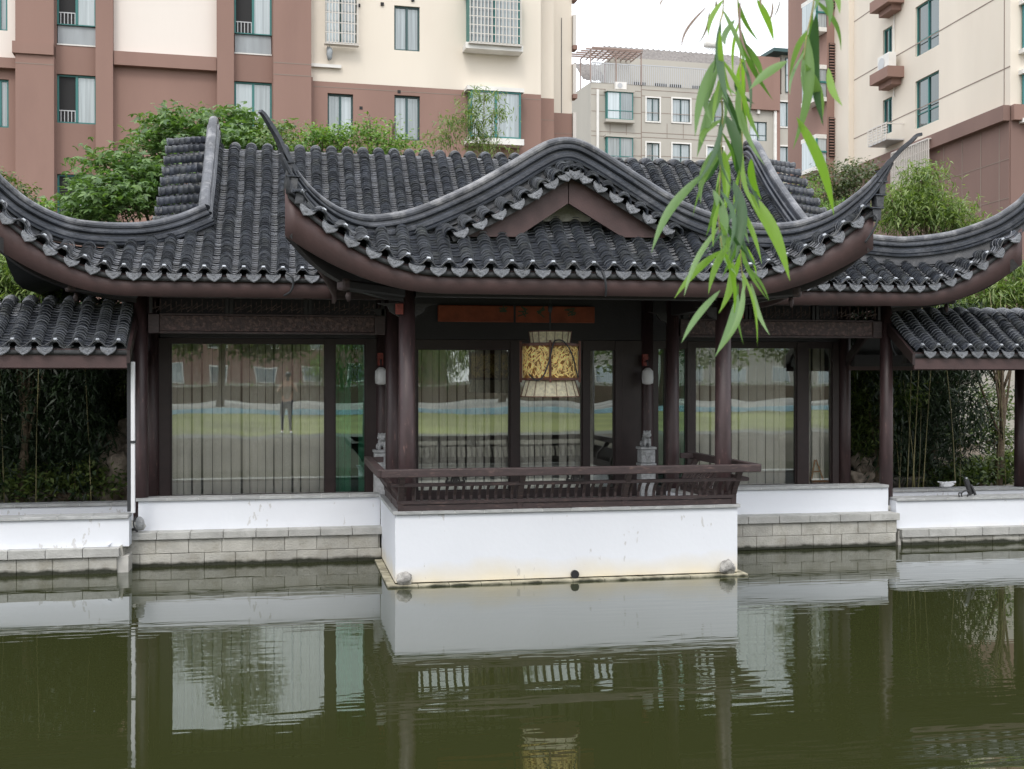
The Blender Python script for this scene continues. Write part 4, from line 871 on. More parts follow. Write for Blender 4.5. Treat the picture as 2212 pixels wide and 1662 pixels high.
# red tags at the column heads
for px, py, Y, l_ in ((862, 668, 13.7, 'small red sign box at the head of the left porch column'), (1597, 678, 15.5, 'small red sign box at the head of the right porch column')):
    c = P(px, py, Y); tag(MB().box(c.x - .045, c.x + .045, Y - .06, Y - .02, c.z - .065, c.z + .06).box(c.x - .02, c.x + .02, Y - .064, Y - .0601, c.z - .03, c.z + .035).build('sign_box', 'redbox', None, bevel=.004), l_, 'sign')
tag(MB().tube(smoothpath([P(748, 575, 13.6), P(747, 584, 13.6), P(748, 598, 13.6)], 3), .014, 6, .02).build('hanging_bulb', 'shade', None, True), 'tiny pale bulb hanging under the left porch corner', 'bulb')
# stone lions on posts
def lion(x, lbl):
    y = 16.45; t = thing('stone_lion_post', lbl, 'stone lion', (x, y, .6), 'stone lions on posts'); MB().box(x - .112, x + .112, y - .112, y + .112, .6, 1.12).build('pillar', 'lion', t, bevel=.01)
    MB().box(x - .12, x + .12, y - .12, y + .12, 1.125, 1.16).build('band', 'lion', t, bevel=.006); c = MB().box(x - .108, x + .108, y - .108, y + .108, 1.165, 1.36).build('capital', 'lion', t, bevel=.015); MB().box(x - .125, x + .125, y - .125, y + .125, 1.365, 1.40).build('top_slab', 'lion', t, bevel=.008)
    MB().bar((x - .06, y - .115, 1.33), (x, y - .115, 1.21), .015, .02, (0, 1, 0)).bar((x + .06, y - .115, 1.33), (x + .001, y - .115, 1.21), .015, .02, (0, 1, 0)).bar((x - .05, y - .116, 1.32), (x + .05, y - .116, 1.32), .016, .02, (0, 1, 0)).build('carving', 'lion', c)
    mb = MB(); z = 1.40; b = mb.blob((x, y + .02, z + .10), (.055, .085, .075), 1, 12, 9, .1); li = mb.build('lion', 'lion', t, True)
    MB().blob((x, y - .05, z + .175), (.055, .055, .055), 2, 12, 9, .15).build('head', 'lion', li, True)
    MB().blob((x, y - .105, z + .16), (.028, .025, .022), 2, 8, 6, .05).build('muzzle', 'lion', li, True)
    for s_ in (-1, 1):
        MB().tube([(x + s_ * .035, y - .05, z + .12), (x + s_ * .038, y - .06, z)], .022, 8, .02).build('foreleg', 'lion', li, True); MB().blob((x + s_ * .05, y + .06, z + .045), (.03, .05, .045), 5, 8, 6, .05).build('haunch', 'lion', li, True); MB().blob((x + s_ * .045, y - .04, z + .225), (.014, .01, .018), 5, 6, 5, .05).build('ear', 'lion', li, True)
    for k in range(7): a = math.pi * k / 6; MB().blob((x + .052 * math.cos(a), y - .035, z + .17 + .055 * math.sin(a)), (.018, .02, .018), k, 7, 5, .1).build('mane_curl', 'lion', li, True)
    MB().tube(smoothpath([(x, y + .1, z + .06), (x, y + .135, z + .12), (x + .01, y + .12, z + .19), (x, y + .09, z + .21)], 4), .016, 7, .012).build('tail', 'lion', li, True)
lion(X_(820, 16.45) + .03, 'grey stone lion on a post half hidden beside the left porch columns'); lion(X_(1396, 16.45), 'grey stone lion on a carved post right of the porch doors')
# black tool and white bag on the right parapet
c = P(2095, 1050, 15.5); bt = thing('black_tool', 'black handled tool standing on the right walkway parapet', 'tool', (c.x, 15.5, .672)); x = c.x
MB().bar((x + .02, 15.5, .69), (x - .045, 15.52, .92), .07, .045, (0, 1, 0)).build('body', 'black', bt, bevel=.012); MB().bar((x + .07, 15.46, .69), (x + .02, 15.5, .84), .03, .04, (0, 1, 0)).build('side_arm', 'black', bt, bevel=.006)
MB().box(x - .06, x - .035, 15.50, 15.53, .925, .95).build('tip', 'led', bt); MB().tube(smoothpath([(x - .02, 15.46, .74), (x - .1, 15.44, .76), (x - .17, 15.44, .72), (x - .16, 15.43, .66), (x - .1, 15.42, .65), (x - .07, 15.42, .72)], 5), .011, 6).build('strap', 'black', bt, True); MB().tube(smoothpath([(x - .17, 15.44, .73), (x - .22, 15.43, .72), (x - .22, 15.40, .64)], 5), .011, 6).build('strap', 'black', bt, True)
c = P(2046, 1044, 16.7); wb = thing('white_bag', 'crumpled white bag on the rear parapet of the right walkway', 'bag', (c.x, 16.72, .672)); MB().blob((c.x, 16.72, .715), (.125, .07, .05), 8, 14, 9, .3).build('bag', 'white', wb, True); MB().tube([(c.x - .16, 16.7, .775), (c.x - .05, 16.71, .755), (c.x + .15, 16.7, .765)], .012, 5, .02).build('twisted_neck', 'white', wb, True)
# ------------------------------------------------------------ apartment blocks
class Fac:
    def __init__(s, ox, oy, ux, uy, root):
        l = math.hypot(ux, uy); s.ox, s.oy, s.ux, s.uy = ox, oy, ux / l, uy / l; s.nx, s.ny = s.uy, -s.ux; s.root = root
    def hit(s, px, py=818):
        a, b = AB(px); det = a * (-s.uy) + s.ux * b; d = (s.ox * (-s.uy) + s.ux * s.oy) / det; u = (a * d - s.ox) * s.ux + (b * d - s.oy) * s.uy
        return u, HC - (py - 818) * d / F
    def rect(s, x0, y0, x1, y1):
        xc = (x0 + x1) / 2; return s.hit(x0)[0], s.hit(x1)[0], s.hit(xc, y1)[1], s.hit(xc, y0)[1]
    def w(s, u, z, o): return (s.ox + s.ux * u + s.nx * o, s.oy + s.uy * u + s.ny * o, z)
    def box(s, mb, u0, u1, z0, z1, o0, o1):
        return mb.hexa([s.w(u0, z0, o1), s.w(u1, z0, o1), s.w(u1, z0, o0), s.w(u0, z0, o0), s.w(u0, z1, o1), s.w(u1, z1, o1), s.w(u1, z1, o0), s.w(u0, z1, o0)])
    def part(s, name, m, u0, u1, z0, z1, o0, o1, par=None): return s.box(MB(), u0, u1, z0, z1, o0, o1).build(name, m, par or s.root)
    def wall(s, name, m, u0, u1, z0, z1, holes, o, dep=.25, par=None):
        us = sorted({u0, u1} | {min(max(h[i], u0), u1) for h in holes for i in (0, 1)}); zs = sorted({z0, z1} | {min(max(h[i], z0), z1) for h in holes for i in (2, 3)}); mb = MB()
        for i in range(len(us) - 1):
            for j in range(len(zs) - 1):
                uc, zc = (us[i] + us[i + 1]) / 2, (zs[j] + zs[j + 1]) / 2
                if any(h[0] < uc < h[1] and h[2] < zc < h[3] for h in holes): continue
                mb.quad(s.w(us[i], zs[j], o), s.w(us[i + 1], zs[j], o), s.w(us[i + 1], zs[j + 1], o), s.w(us[i], zs[j + 1], o))
        for h in holes:
            a, b, c, d = max(h[0], u0), min(h[1], u1), max(h[2], z0), min(h[3], z1)
            if a >= b or c >= d: continue
            for q in (((a, c), (a, d)), ((b, d), (b, c)), ((a, d), (b, d)), ((b, c), (a, c))): mb.quad(s.w(*q[0], o), s.w(*q[1], o), s.w(*q[1], o - dep), s.w(*q[0], o - dep))
        return mb.build(name, m, par or s.root)
    def win(s, h, o, style='two', fm='teal', open_left=False, dep=.14, pm='pane', rail=False, muntin=None):
        u0, u1, z0, z1 = h; f = MB(); e = .055; s.box(f, u0, u0 + e, z0, z1, o - dep, o - dep + .06); s.box(f, u1 - e, u1, z0, z1, o - dep, o - dep + .06); s.box(f, u0 + e, u1 - e, z0, z0 + e, o - dep, o - dep + .06); s.box(f, u0 + e, u1 - e, z1 - e, z1, o - dep, o - dep + .06)
        uc = (u0 + u1) / 2; s.box(f, uc - .035, uc + .035, z0 + e, z1 - e, o - dep + .01, o - dep + .075)
        if muntin: zm = z0 + (z1 - z0) * muntin; s.box(f, u0 + e, uc - .036, zm - .02, zm + .02, o - dep, o - dep + .055); s.box(f, uc + .036, u1 - e, zm - .02, zm + .02, o - dep, o - dep + .055)
        fo = f.build('window', fm, s.root)
        for k, (a, b) in enumerate(((u0 + e, uc - .035), (uc + .035, u1 - e))):
            s.part('pane', 'hole' if (open_left and k == 0) else pm, a, b, z0 + e, z1 - e, o - dep + .01, o - dep + .02, fo)
        if rail:
            for k in range(5): u = u0 + e + (uc - u0 - e) * (k + .5) / 5; s.part('rail_bar', 'steel', u - .012, u + .012, z0 + .05, z0 + .38, o - dep + .03, o - dep + .05, fo)
            s.part('rail_bar', 'steel', u0 + e, uc - .04, z0 + .38, z0 + .41, o - dep + .03, o - dep + .05, fo)
        return fo
# left block, brown base and cream upper storeys
bl = thing('apartment_building', 'brown and cream apartment block behind the pavilion with teal windows', 'building', (0, 40, .5)); A = Fac(0, 37.2, 1, .05, bl)
r = lambda *a: A.rect(*a); ZB, ZTOP = .45, 18.5
# stair/bay column windows
bays = [(124, 209), (507, 588)]; holes = []
wl_ = [(124, -60, 209, 57, True), (124, 163, 209, 268, True), (124, 378, 209, 480, True), (507, -60, 588, 76, True), (507, 178, 588, 290, False), (507, 395, 588, 500, False), (-18, -60, 18, 67, False), (-18, 172, 20, 276, False), (-18, 390, 20, 490, False)]
hr_ = [r(a, b, c, d) for a, b, c, d, _ in wl_]; pn = [r(124, 57, 209, 98), r(507, 76, 588, 117)]
uL, uE = A.hit(-420)[0], A.hit(672)[0]
creams = [r(-20, -900, 38, 128), r(247, -900, 469, 127)]
A.wall('lower_wall', 'bbrown', uL, uE, ZB, ZTOP, hr_ + pn + [creams[1], (creams[0][0] - .6, creams[0][1], creams[0][2], ZTOP + 1)], 0)
c1 = creams[1]; A.part('cream_panel', 'creamgrey', c1[0], c1[1], c1[2], ZTOP, -.3, -.02)
c0 = creams[0]; A.wall('cream_panel', 'creamgrey', uL, c0[1], c0[2], ZTOP, [hr_[6]], .012, .26)
for h, q in zip(hr_, wl_): A.win(h, 0, open_left=q[4], rail=q[4])
for h in pn: A.part('infill_panel', 'panel', h[0] + .02, h[1] - .02, h[2], h[3], -.12, -.07); A.part('sill', 'bwhite', h[0], h[1], h[2] - .04, h[2], -.12, .02)
for x0, x1, o in ((40, 122, .42), (210, 247, .3), (470, 506, .3), (590, 671, .42)): a, b, z0, z1 = r(x0, -900, x1, 500); A.part('pillar', 'bbrown', a, b, ZB, ZTOP, .003, o)
a, b, z0, z1 = r(34, 102, 122, 127); A.part('pillar_band', 'bbrown', a, b, z0, z1, .0, .50)
a, b, z0, z1 = r(248, 122, 469, 151); A.part('string_course', 'bbrown', a, b, z0, z1, .0, .22); a, b, z0, z1 = r(-60, 128, 39, 150); A.part('string_course', 'bbrown', a - 3, b, z0, z1, .0, .22)
for x0, x1, y in ((40, 122, 147), (590, 671, 146), (590, 671, 171)): a, b, z0, z1 = r(x0, y - 1, x1, y + 1); A.part('groove_line', 'groove', a, b, z0, z1, .42, .425)
# cream right part
u1, u2 = A.hit(672)[0], A.hit(1168)[0]; zbd = A.hit(900, 190)[1]
wc = [(703, -70, 771, 100, 'cage'), (852, 15, 907, 111, ''), (708, 204, 763, 300, ''), (852, 208, 907, 304, ''), (708, 400, 763, 480, ''), (1007, -3, 1115, 106, 'bay'), (1010, 206, 1117, 306, 'bay')]
hc = [r(a, b, c, d) for a, b, c, d, _ in wc]
up_h = [h for h in hc if h[2] > zbd]; lo_h = [h for h in hc if h[2] <= zbd]
A.wall('upper_wall', 'cream', u1, u2, zbd, ZTOP, up_h, .0); A.wall('base_wall', 'bbrown', u1, u2, ZB, zbd, lo_h, .035)
for (a, b, c, d, k), h in zip(wc, hc):
    if k == 'bay':
        bo = .45; fo = A.win(h, bo + .14, fm='teal'); A.part('bay_slab', 'bwhite', h[0] - .12, h[1] + .1, h[2] - .2, h[2], .0, bo + .1); A.part('bay_slab', 'bwhite', h[0] - .12, h[1] + .1, h[3], h[3] + .13, .0, bo + .1); A.part('bay_side', 'teal', h[0], h[0] + .05, h[2], h[3], 0, bo); A.part('bay_side', 'teal', h[1] - .05, h[1], h[2], h[3], 0, bo)
    else: A.win(h, 0, fm='tealdark')
def cage(h, o, nv, nh, par=None):
    g = MB(); a, b, c, d = h; fr0 = A.part('window_cage', 'bars', a - .04, b + .04, c - .06, c - .03, .1, o)
    for i in range(nv + 1): u = a + (b - a) * i / nv; A.part('cage_bar', 'bars', u - .014, u + .014, c, d, o - .025, o, fr0)
    for j in range(nh + 1): z = c + (d - c) * j / nh; A.part('cage_bar', 'bars', a - .02, b + .02, z - .014, z + .014, o - .052, o - .027, fr0)
cage(hc[0], .35, 10, 8); cage(hc[5], .66, 14, 6)
for y, px0, px1 in ((213, 676, 1168),): a, b, z0, z1 = r(px0, 0, px1, 10); zz = A.hit(880, 200)[1]; A.part('groove_line', 'groove', a, b, zz - .012, zz + .012, .035, .04)
for px, py in ((775, 14), (826, 11), (892, 2), (780, 235), (862, 200)): u, z = A.hit(px, py); A.part('vent_hole', 'hole', u - .05, u + .05, z - .05, z + .05, 0, .045)
u, z = A.hit(672, 143); A.part('rain_pipe', 'bbrown', u - .05, u + .05, ZB, z - .4, .05, .16); A.part('white_pipe', 'bwhite', u - .08, u - .02, z - .4, z + .6, .1, .16); A.part('white_pipe', 'bwhite', u, u + .95, z - .05, z + .05, .04, .12)
u, z = A.hit(711, 120); MB().blob(A.w(u, z, .2), (.11, .06, .2), 4, 8, 7, .3).build('hanging_cloth', 'panel', bl, True)
# stepped right-hand faces
B1 = A.hit(1168)[0]
def face2(px0, px1, back, ybord, m1='cream'):
    G = Fac(0, 37.2 + back, 1, .05, bl); a, b, _, _ = G.rect(px0, 0, px1, 10); zb = G.hit((px0 + px1) / 2, ybord)[1]; G.part('stepped_wall', m1, a, b, zb, ZTOP, -2, 0); G.part('stepped_base', 'bbrown', a, b, ZB, zb, -2, .03); G.part('groove_line', 'groove', a, b, zb - .75, zb - .73, .03, .035); return G
G1 = face2(1168, 1196, 1.0, 214); G2 = face2(1196, 1235, 3.2, 246)
a, b = A.hit(1168)[0], A.hit(-420)[0]; A.part('core', 'cream', b, a, ZB, ZTOP - .01, -9, -.45); A.part('roof_slab', 'bgrey', b, a, ZTOP, ZTOP + .3, -9, .6)
u, z = G2.hit(1212, 100); G2.box(MB(), u, u + .02, z - 3, z + 1, 0, .02).build('cable', 'cable', bl)
for k in range(4):   # rusty balcony cages on the far corner
    y0 = -70 + k * 105; u, z = G2.hit(1236, y0); G2.part('balcony_frame', 'bars', u, u + .12, z - 1.1, z, -.3, .1); G2.part('balcony_floor', 'bbrown', u, u + .16, z - 1.25, z - 1.1, -.3, .12)
# ------------------------------------------------------------ middle grey block
bm_ = thing('apartment_building', 'pale grey apartment block far behind with a railed roof terrace and pergola', 'building', (13, 82, .5)); G = Fac(0, 77, 1, .05, bm_)
r = lambda *a: G.rect(*a); zt = G.hit(1330, 182)[1]
gw = [(1307, 203, 1363, 262, 'bay'), (1307, 300, 1363, 360, 'bay'), (1396, 213, 1424, 263, 'w'), (1452, 215, 1490, 265, 'w'), (1396, 310, 1424, 360, 'w'), (1452, 312, 1490, 362, 'w'), (1527, 219, 1562, 268, 'w'), (1527, 318, 1562, 366, 'w'), (1619, 264, 1656, 305, 't'), (1682, 222, 1718, 275, 'w'), (1682, 318, 1718, 368, 'w'), (1748, 222, 1765, 276, 'w')]
gh = [r(*q[:4]) for q in gw]; e0, e1 = G.hit(1276)[0], G.hit(1830)[0]
G.wall('wall', 'bgrey', e0, e1, ZB, zt, gh, 0, .3)
for q, h in zip(gw, gh):
    if q[4] == 'w':
        fo = G.win(h, 0, fm='tealdark', pm='pane'); t = .1
        G.part('surround', 'bwhite', h[0] - t, h[0], h[2] - t, h[3] + t, 0, .06, fo); G.part('surround', 'bwhite', h[1], h[1] + t, h[2] - t, h[3] + t, 0, .06, fo); G.part('surround', 'bwhite', h[0], h[1], h[3], h[3] + t, 0, .06, fo); G.part('surround', 'bwhite', h[0], h[1], h[2] - t, h[2], 0, .06, fo)
    elif q[4] == 'bay':
        fo = G.win(h, .5, fm='teal', muntin=.32); G.part('bay_slab', 'bgrey', h[0] - .1, h[1] + .1, h[2] - .2, h[2], 0, .5, fo); G.part('bay_slab', 'bgrey', h[0] - .1, h[1] + .1, h[3], h[3] + .15, 0, .5, fo); G.part('bay_side', 'teal', h[0], h[0] + .06, h[2], h[3], 0, .36, fo)
    else: G.win(h, 0, fm='tealdark', pm='pane', muntin=.3)
for px in (1385,): u = G.hit(px)[0]; G.part('groove_line', 'groove', u - .03, u + .03, ZB, zt, .0, .01)
for py in (195, 208, 243, 286, 296, 335): u0, u1_, z0, z1 = r(1277, py, 1384, py + 1.2); G.part('groove_line', 'groove', u0, u1_, z0, z1, .0, .012); u0, u1_, z0, z1 = r(1386, py + 6, 1600, py + 7.2); G.part('groove_line', 'groove', u0, u1_, z0, z1, .0, .012)
for px in (1317, 1352, 1440, 1475): a, b, z0, z1 = r(px, 268, px + 1, 300); G.part('groove_line', 'groove', a, b, z0, z1, .0, .012)
u, z = G.hit(1290, 195); G.part('rain_pipe', 'bwhite', u - .08, u + .08, ZB, z, .02, .16); u, z = G.hit(1672, 215); G.part('rain_pipe', 'bwhite', u - .1, u + .1, ZB, z, .02, .2); u, z = G.hit(1636, 128); G.part('rain_pipe', 'bwhite', u - .1, u + .1, z - 4, z, .02, .2)
a, b, z0, z1 = r(1620, 126, 1680, 240); G.part('brown_bay', 'bbrown', a, b, z0, z1, -1, .3); a, b, _, _ = r(1672, 240, 1682, 300); G.part('brown_strip', 'bbrown', a, b, ZB, z1, .001, .18)
a, b, z0, z1 = r(1690, 122, 1790, 182); G.part('roof_room', 'bgrey', a, b, zt, z1, -6, -.2); fo = G.win((a + .3, a + 3.6, zt + .2, z1 - .2), -.05, fm='tealdark', muntin=.5); G.part('canopy', 'tealdark', a - 1, b, z1, z1 + .25, -6, .6)
# left return face
sd = Fac(*G.w(e0, 0, 0)[:2], -.28, 1, bm_); ln_ = 9
sd.nx, sd.ny = -1, -.28
MB().quad(G.w(e0, ZB, 0), G.w(e0, zt, 0), (G.w(e0, 0, 0)[0] - 1.0, G.w(e0, 0, 0)[1] + ln_, zt), (G.w(e0, 0, 0)[0] - 1.0, G.w(e0, 0, 0)[1] + ln_, ZB)).build('side_wall', 'bgrey', bm_)
G.part('core', 'bgrey', e0 + .02, e1, ZB, zt - .02, -10, -.35)
# terrace railing, pergola, tiled roofs, water heater
a, b, z0, z1 = r(1278, 141, 1385, 178); rt = G.part('terrace_rail', 'steel', a, b, z1, z1 + .07, .0, .06)
for i in range(26): u = a + (b - a) * i / 25; G.part('rail_bar', 'steel', u - .03, u + .03, zt, z1, .01, .05, rt)
a, b, z0, z1 = r(1386, 149, 1560, 182); rt = G.part('terrace_rail', 'steel', a, b, z1, z1 + .07, .0, .06)
for i in range(40): u = a + (b - a) * i / 39; G.part('rail_bar', 'steel', u - .03, u + .03, zt, z1, .01, .05, rt)
a, b, _, _ = r(1386, 149, 1560, 182); G.part('set_back_wall', 'bgrey', a, b + 5, zt, G.hit(1450, 150)[1] * 1.055 + .1, -5.2, -3); 
for px in (1400, 1447, 1480, 1530): a, _, z0, z1 = r(px, 160, px + 25, 178); b = r(px, 160, px + 25, 178)[1]; G.part('dark_opening', 'hole', a, b, zt + .3, zt + 1.0, -2.99, -2.9)
def tiled(name, x0, x1, yt, yb, o0, o1, rows):
    a, b, z0, z1 = r(x0, yt, x1, yb); nn = int((b - a) / .45); V = []; Fc = []
    for i in range(nn * 4 + 1):
        u = a + (b - a) * i / (nn * 4); bump_ = .1 * max(0, math.sin(i * math.pi / 2 + .3))
        for j in range(rows + 1): q = j / rows; oo = o0 + (o1 - o0) * q; zz = z0 + (z1 - z0) * q; V.append(G.w(u, zz + (zz - HC) * (-oo) / 80 + bump_ + (.04 if j % 2 else 0), oo))
    for i in range(nn * 4):
        for j in range(rows): c = i * (rows + 1) + j; Fc.append((c, c + rows + 1, c + rows + 2, c + 1))
    return npmesh(name, V, Fc, 'rooftile', bm_)
tiled('tiled_roof', 1384, 1700, 117, 150, -4.9, -8.5, 9); tiled('tiled_roof', 1284, 1372, 143, 178, -2.6, -5, 8)
a, b, z0, z1 = r(1365, 112, 1382, 180); G.part('chimney_wall', 'bgrey', a - 1, b, zt, z1, -4, -2)
pg0, pg1, z0, z1 = r(1275, 112, 1384, 178); 
pg = G.part('pergola', 'pergola', pg0, pg1, z1, z1 + .1, .3, .4)
for k in range(5): G.part('pergola_bar', 'pergola', pg0 - .3 - .2 * k, pg1, z1 - .28 * k * .0, z1 + .09, -.5 * k - .1, -.5 * k, pg)
for i in range(10): u = pg0 + (pg1 - pg0) * i / 9; G.part('pergola_bar', 'pergola', u - .03, u + .03, z1 - .1, z1 - .03, -2.4, .3, pg)
for u in (pg0, (pg0 + pg1) * .5, pg1): G.part('pergola_post', 'pergola', u - .03, u + .03, zt, z1 - .1, .0, .1, pg); G.part('pergola_post', 'pergola', u - .03, u + .03, zt, z1 - .1, -2.4, -2.3, pg)
sw = thing('water_heater', 'solar water heater with white drum on the far grey block roof', 'water heater', tuple(G.w(G.hit(1535)[0], G.hit(1535, 118)[1], -5)))
H = Fac(0, 82, 1, .05, sw); a, b, z0, z1 = H.rect(1522, 88, 1548, 118); MB().tube([H.w(a, z1 - .3, 0), H.w(b, z1 - .3, 0)], .3, 10).build('drum', 'bwhite', sw, True)
for i in range(7): u = a + (b - a) * (i + .5) / 7; MB().bar(H.w(u, z1 - .5, .0), H.w(u, z0, .6), .05, .05, (1, 0, 0)).build('glass_tube', 'steel', sw)
def ac(lbl, f, px, py, wd, ht, o):
    u, z = f.hit(px, py); t = thing('air_conditioner', lbl, 'air conditioner', f.w(u, z - ht / 2, o)); c = f.box(MB(), u - wd / 2, u + wd / 2, z - ht / 2, z + ht / 2, o, o + .35).build('casing', 'bwhite', t, bevel=.02)
    cx = f.w(u - wd * .12, z, o + .352); m = MB(); n = 14; ring = [(cx[0] + f.ux * ht * .36 * math.cos(2 * math.pi * i / n), cx[1] + f.uy * ht * .36 * math.cos(2 * math.pi * i / n), cx[2] + ht * .36 * math.sin(2 * math.pi * i / n)) for i in range(n)]
    m.prism(ring, (f.nx * .02, f.ny * .02, 0)).build('fan_grille', 'steel', t); return t
ac('white air conditioner above the upper bay window of the far grey block', G, 1338, 189, .8, .5, .02)
# ------------------------------------------------------------ right block, seen along its side
br = thing('apartment_building', 'cream apartment block with a brown base at the right, seen from its side', 'building', (30, 45, .5))
S_ = Fac(25.4, 37.4, -.0423, -1, br); S_.nx, S_.ny = -1, .0423
def srect(x0, y0, x1, y1):   # x0 left(far) x1 right(near); u grows toward the camera
    return S_.rect(x0, y0, x1, y1)
uF, uN = S_.hit(1812)[0], S_.hit(2181)[0]; zb = S_.hit(2100, 262)[1]; ZT2 = 26
sw_ = [(1976, -160, 2027, -45), (1976, 2, 2027, 112), (1976, 165, 2027, 270), (1906, 62, 1926, 138), (1906, 214, 1926, 290), (1906, -90, 1926, -12)]
sh = [srect(*q) for q in sw_]
S_.wall('wall', 'cream', uF, uN, zb, ZT2, sh, 0, .22); 
for h in sh: S_.win(h, 0, fm='teal', pm='pane_d', muntin=.3)
S_.part('base_wall', 'bbrown2', uF, uN, ZB, zb, -1, .04); a, b, z0, z1 = srect(1812, 1, 2181, 2); S_.part('string_course', 'bbrown2', uF, uN + .05, zb - .55, zb, .04, .3)
S_.part('corner_strip', 'cream', uF, S_.hit(1843)[0], zb, ZT2, .001, .25)
for zz in (zb - 1.9, zb - 3.3): S_.part('groove_line', 'groove', S_.hit(1900)[0], uN, zz - .012, zz + .012, .04, .05)
for px in (2040, 2080, 2120, 2160): u = S_.hit(px)[0]; S_.part('groove_line', 'groove', u - .02, u + .02, ZB, zb - .56, .04, .052)
for k in range(4): zz = S_.hit(2100, 182 - 155 * k)[1]; S_.part('groove_line', 'groove', S_.hit(1844)[0], uN, zz - .02, zz + .02, .0, .01)
u = S_.hit(2168)[0]; S_.part('groove_line', 'groove', u - .02, u + .02, zb, ZT2, .0, .012)
uc_ = S_.hit(1932)[0]
for k in range(3):   # air conditioner ledges, brown corbelled boxes
    py = 178 - 158 * k; a, b, z0, z1 = srect(1912, py - 22, 1952, py); l = S_.part('ledge_box', 'bbrown', a, b, z0, z1 + .02, 0, .75); S_.part('ledge_foot', 'bbrown', a + .25, b - .25, z0 - .25, z0, 0, .45, l)
ac('white air conditioner on the brown ledge of the right cream block', S_, 1932, 140, 1.05, .75, .2)
u, z = S_.hit(1932, 60); S_.part('drain_pipe', 'bwhite', u - .02, u + .02, z - 3, z + 3, .02, .06)
a, b, z0, z1 = srect(1912, 276, 1952, 312); cg = S_.part('ac_cage', 'steel', a, b, z0, z0 + .05, 0, .8)
for k in range(6): zz = z0 + (z1 - z0) * (k + 1) / 6; S_.part('cage_bar', 'bars', a, b, zz - .03, zz + .03, .76, .8, cg); 
for k in range(5): u = a + (b - a) * k / 4; S_.part('cage_bar', 'bars', u - .02, u + .02, z0, z1, .8, .83, cg)
S_.part('cage_bar', 'bars', b - .03, b, z1 - .05, z1, 0, .8, cg)
a, b, z0, z1 = srect(1945, 318, 2026, 400); gr = S_.part('window_grille', 'bars', a, b, z1, z1 + .05, .1, .45)
for k in range(22): u = a + (b - a) * k / 21; S_.part('grille_bar', 'bars', u - .018, u + .018, z0, z1, .4, .45, gr)
for k in range(4): zz = z0 + (z1 - z0) * k / 4; S_.part('grille_bar', 'bars', a, b, zz, zz + .035, .36, .4, gr)
# end face at the right edge and louvered far end
E = Fac(*S_.w(uN, 0, 0)[:2], 1, -.04, br); E.wall('end_wall', 'cream', 0, 12, zb, ZT2, [], 0); E.part('end_base', 'bbrown2', 0, 12, ZB, zb, -1, .04); E.part('string_course', 'bbrown', 0, 12, zb - .55, zb, .04, .25)
for k in range(4): z = E.hit(2205, 260 - 150 * k)[1]; u = E.hit(2204)[0]; fo = E.win((u, u + 1.6, z, z + 1.6), .2, fm='teal', pm='pane'); E.part('bay_slab', 'bwhite', u - .1, u + 1.7, z - .15, z, 0, .3, fo); E.part('bay_slab', 'bwhite', u - .1, u + 1.7, z + 1.6, z + 1.75, 0, .3, fo)
K = Fac(*S_.w(uF, 0, 0)[:2], 1, .05, br); kx = K.hit(1786)[0]; K.part('far_bay', 'bbrown', kx, 0, ZB, ZT2, -4, -.02)
for k in range(5):
    py0 = 245 + 10 - 160 * k; u0, u1_, z0, z1 = K.rect(1790, py0, 1808, py0 + 85); lv = K.part('louvre_frame', 'hole', u0, u1_, z0, z1, -.02, .02)
    for j in range(14): zz = z0 + (z1 - z0) * (j + .3) / 14; K.part('louvre_blade', 'bbrown', u0, u1_, zz, zz + .05, .03, .1, lv)
K2 = Fac(*S_.w(uF, 0, 0)[:2], 1, .05, br); 
for k in range(4):
    py0 = 300 - 150 * k; u0, u1_, z0, z1 = K2.rect(1762, py0, 1785, py0 + 60); fo = K2.part('side_balcony', 'bwhite', u0, u1_, z0 - .2, z0, -1.5, 0); K2.part('balcony_glass', 'pane', u0, u1_, z0, z1, -1.4, -.05, fo); K2.part('balcony_post', 'teal', u0, u0 + .08, z0, z1, -.05, .02, fo); K2.part('balcony_post', 'teal', u0, u1_, (z0 + z1) / 2, (z0 + z1) / 2 + .08, -.05, .02, fo); K2.part('balcony_top', 'bwhite', u0, u1_, z1, z1 + .2, -1.5, 0, fo)
cN = S_.w(uN, 0, -.5); cF = S_.w(uF, 0, -.5)
MB().hexa([(cF[0] + .3, cF[1] - .4, ZB), (cN[0] + .3, cN[1] + .5, ZB), (cN[0] + 11, cN[1] + .5, ZB), (cF[0] + 11, cF[1] - .4, ZB), (cF[0] + .3, cF[1] - .4, ZT2), (cN[0] + .3, cN[1] + .5, ZT2), (cN[0] + 11, cN[1] + .5, ZT2), (cF[0] + 11, cF[1] - .4, ZT2)]).build('core', 'cream', br)
# ------------------------------------------------------------ buildings across the road behind the camera (seen in the glass)
def simple_block(lbl, x, y, w_, d, h, m, seed):
    t = thing('apartment_building', lbl, 'building', (x + w_ / 2, y, .8)); MB().box(x, x + w_, y - d, y, .8, h).build('wall', m, t); MB().box(x - .4, x + w_ + .4, y - d - .4, y + .4, h, h + .5).build('roof', 'rooftile', t); n = int(w_ / 4)
    for fl in range(int((h - 1) / 3)):
        for i in range(n):
            u = x + 1.2 + (w_ - 2) * i / n; f = MB().box(u, u + 1.7, y + .0, y + .05, 2 + fl * 3, 3.5 + fl * 3).build('window', 'bwhite', t); MB().box(u + .1, u + 1.6, y + .05, y + .07, 2.1 + fl * 3, 3.4 + fl * 3).build('pane', 'pane', f)
simple_block('cream block with rows of windows behind the lawn, reflected in the left glass', -48, -62, 30, 10, 13, 'cream', 1); simple_block('brown block with rows of windows behind the lawn, reflected in the door glass', -12, -70, 26, 10, 16, 'bbrown', 2); simple_block('grey block with rows of windows behind the lawn, reflected in the right glass', 20, -60, 34, 10, 12, 'bgrey', 3)
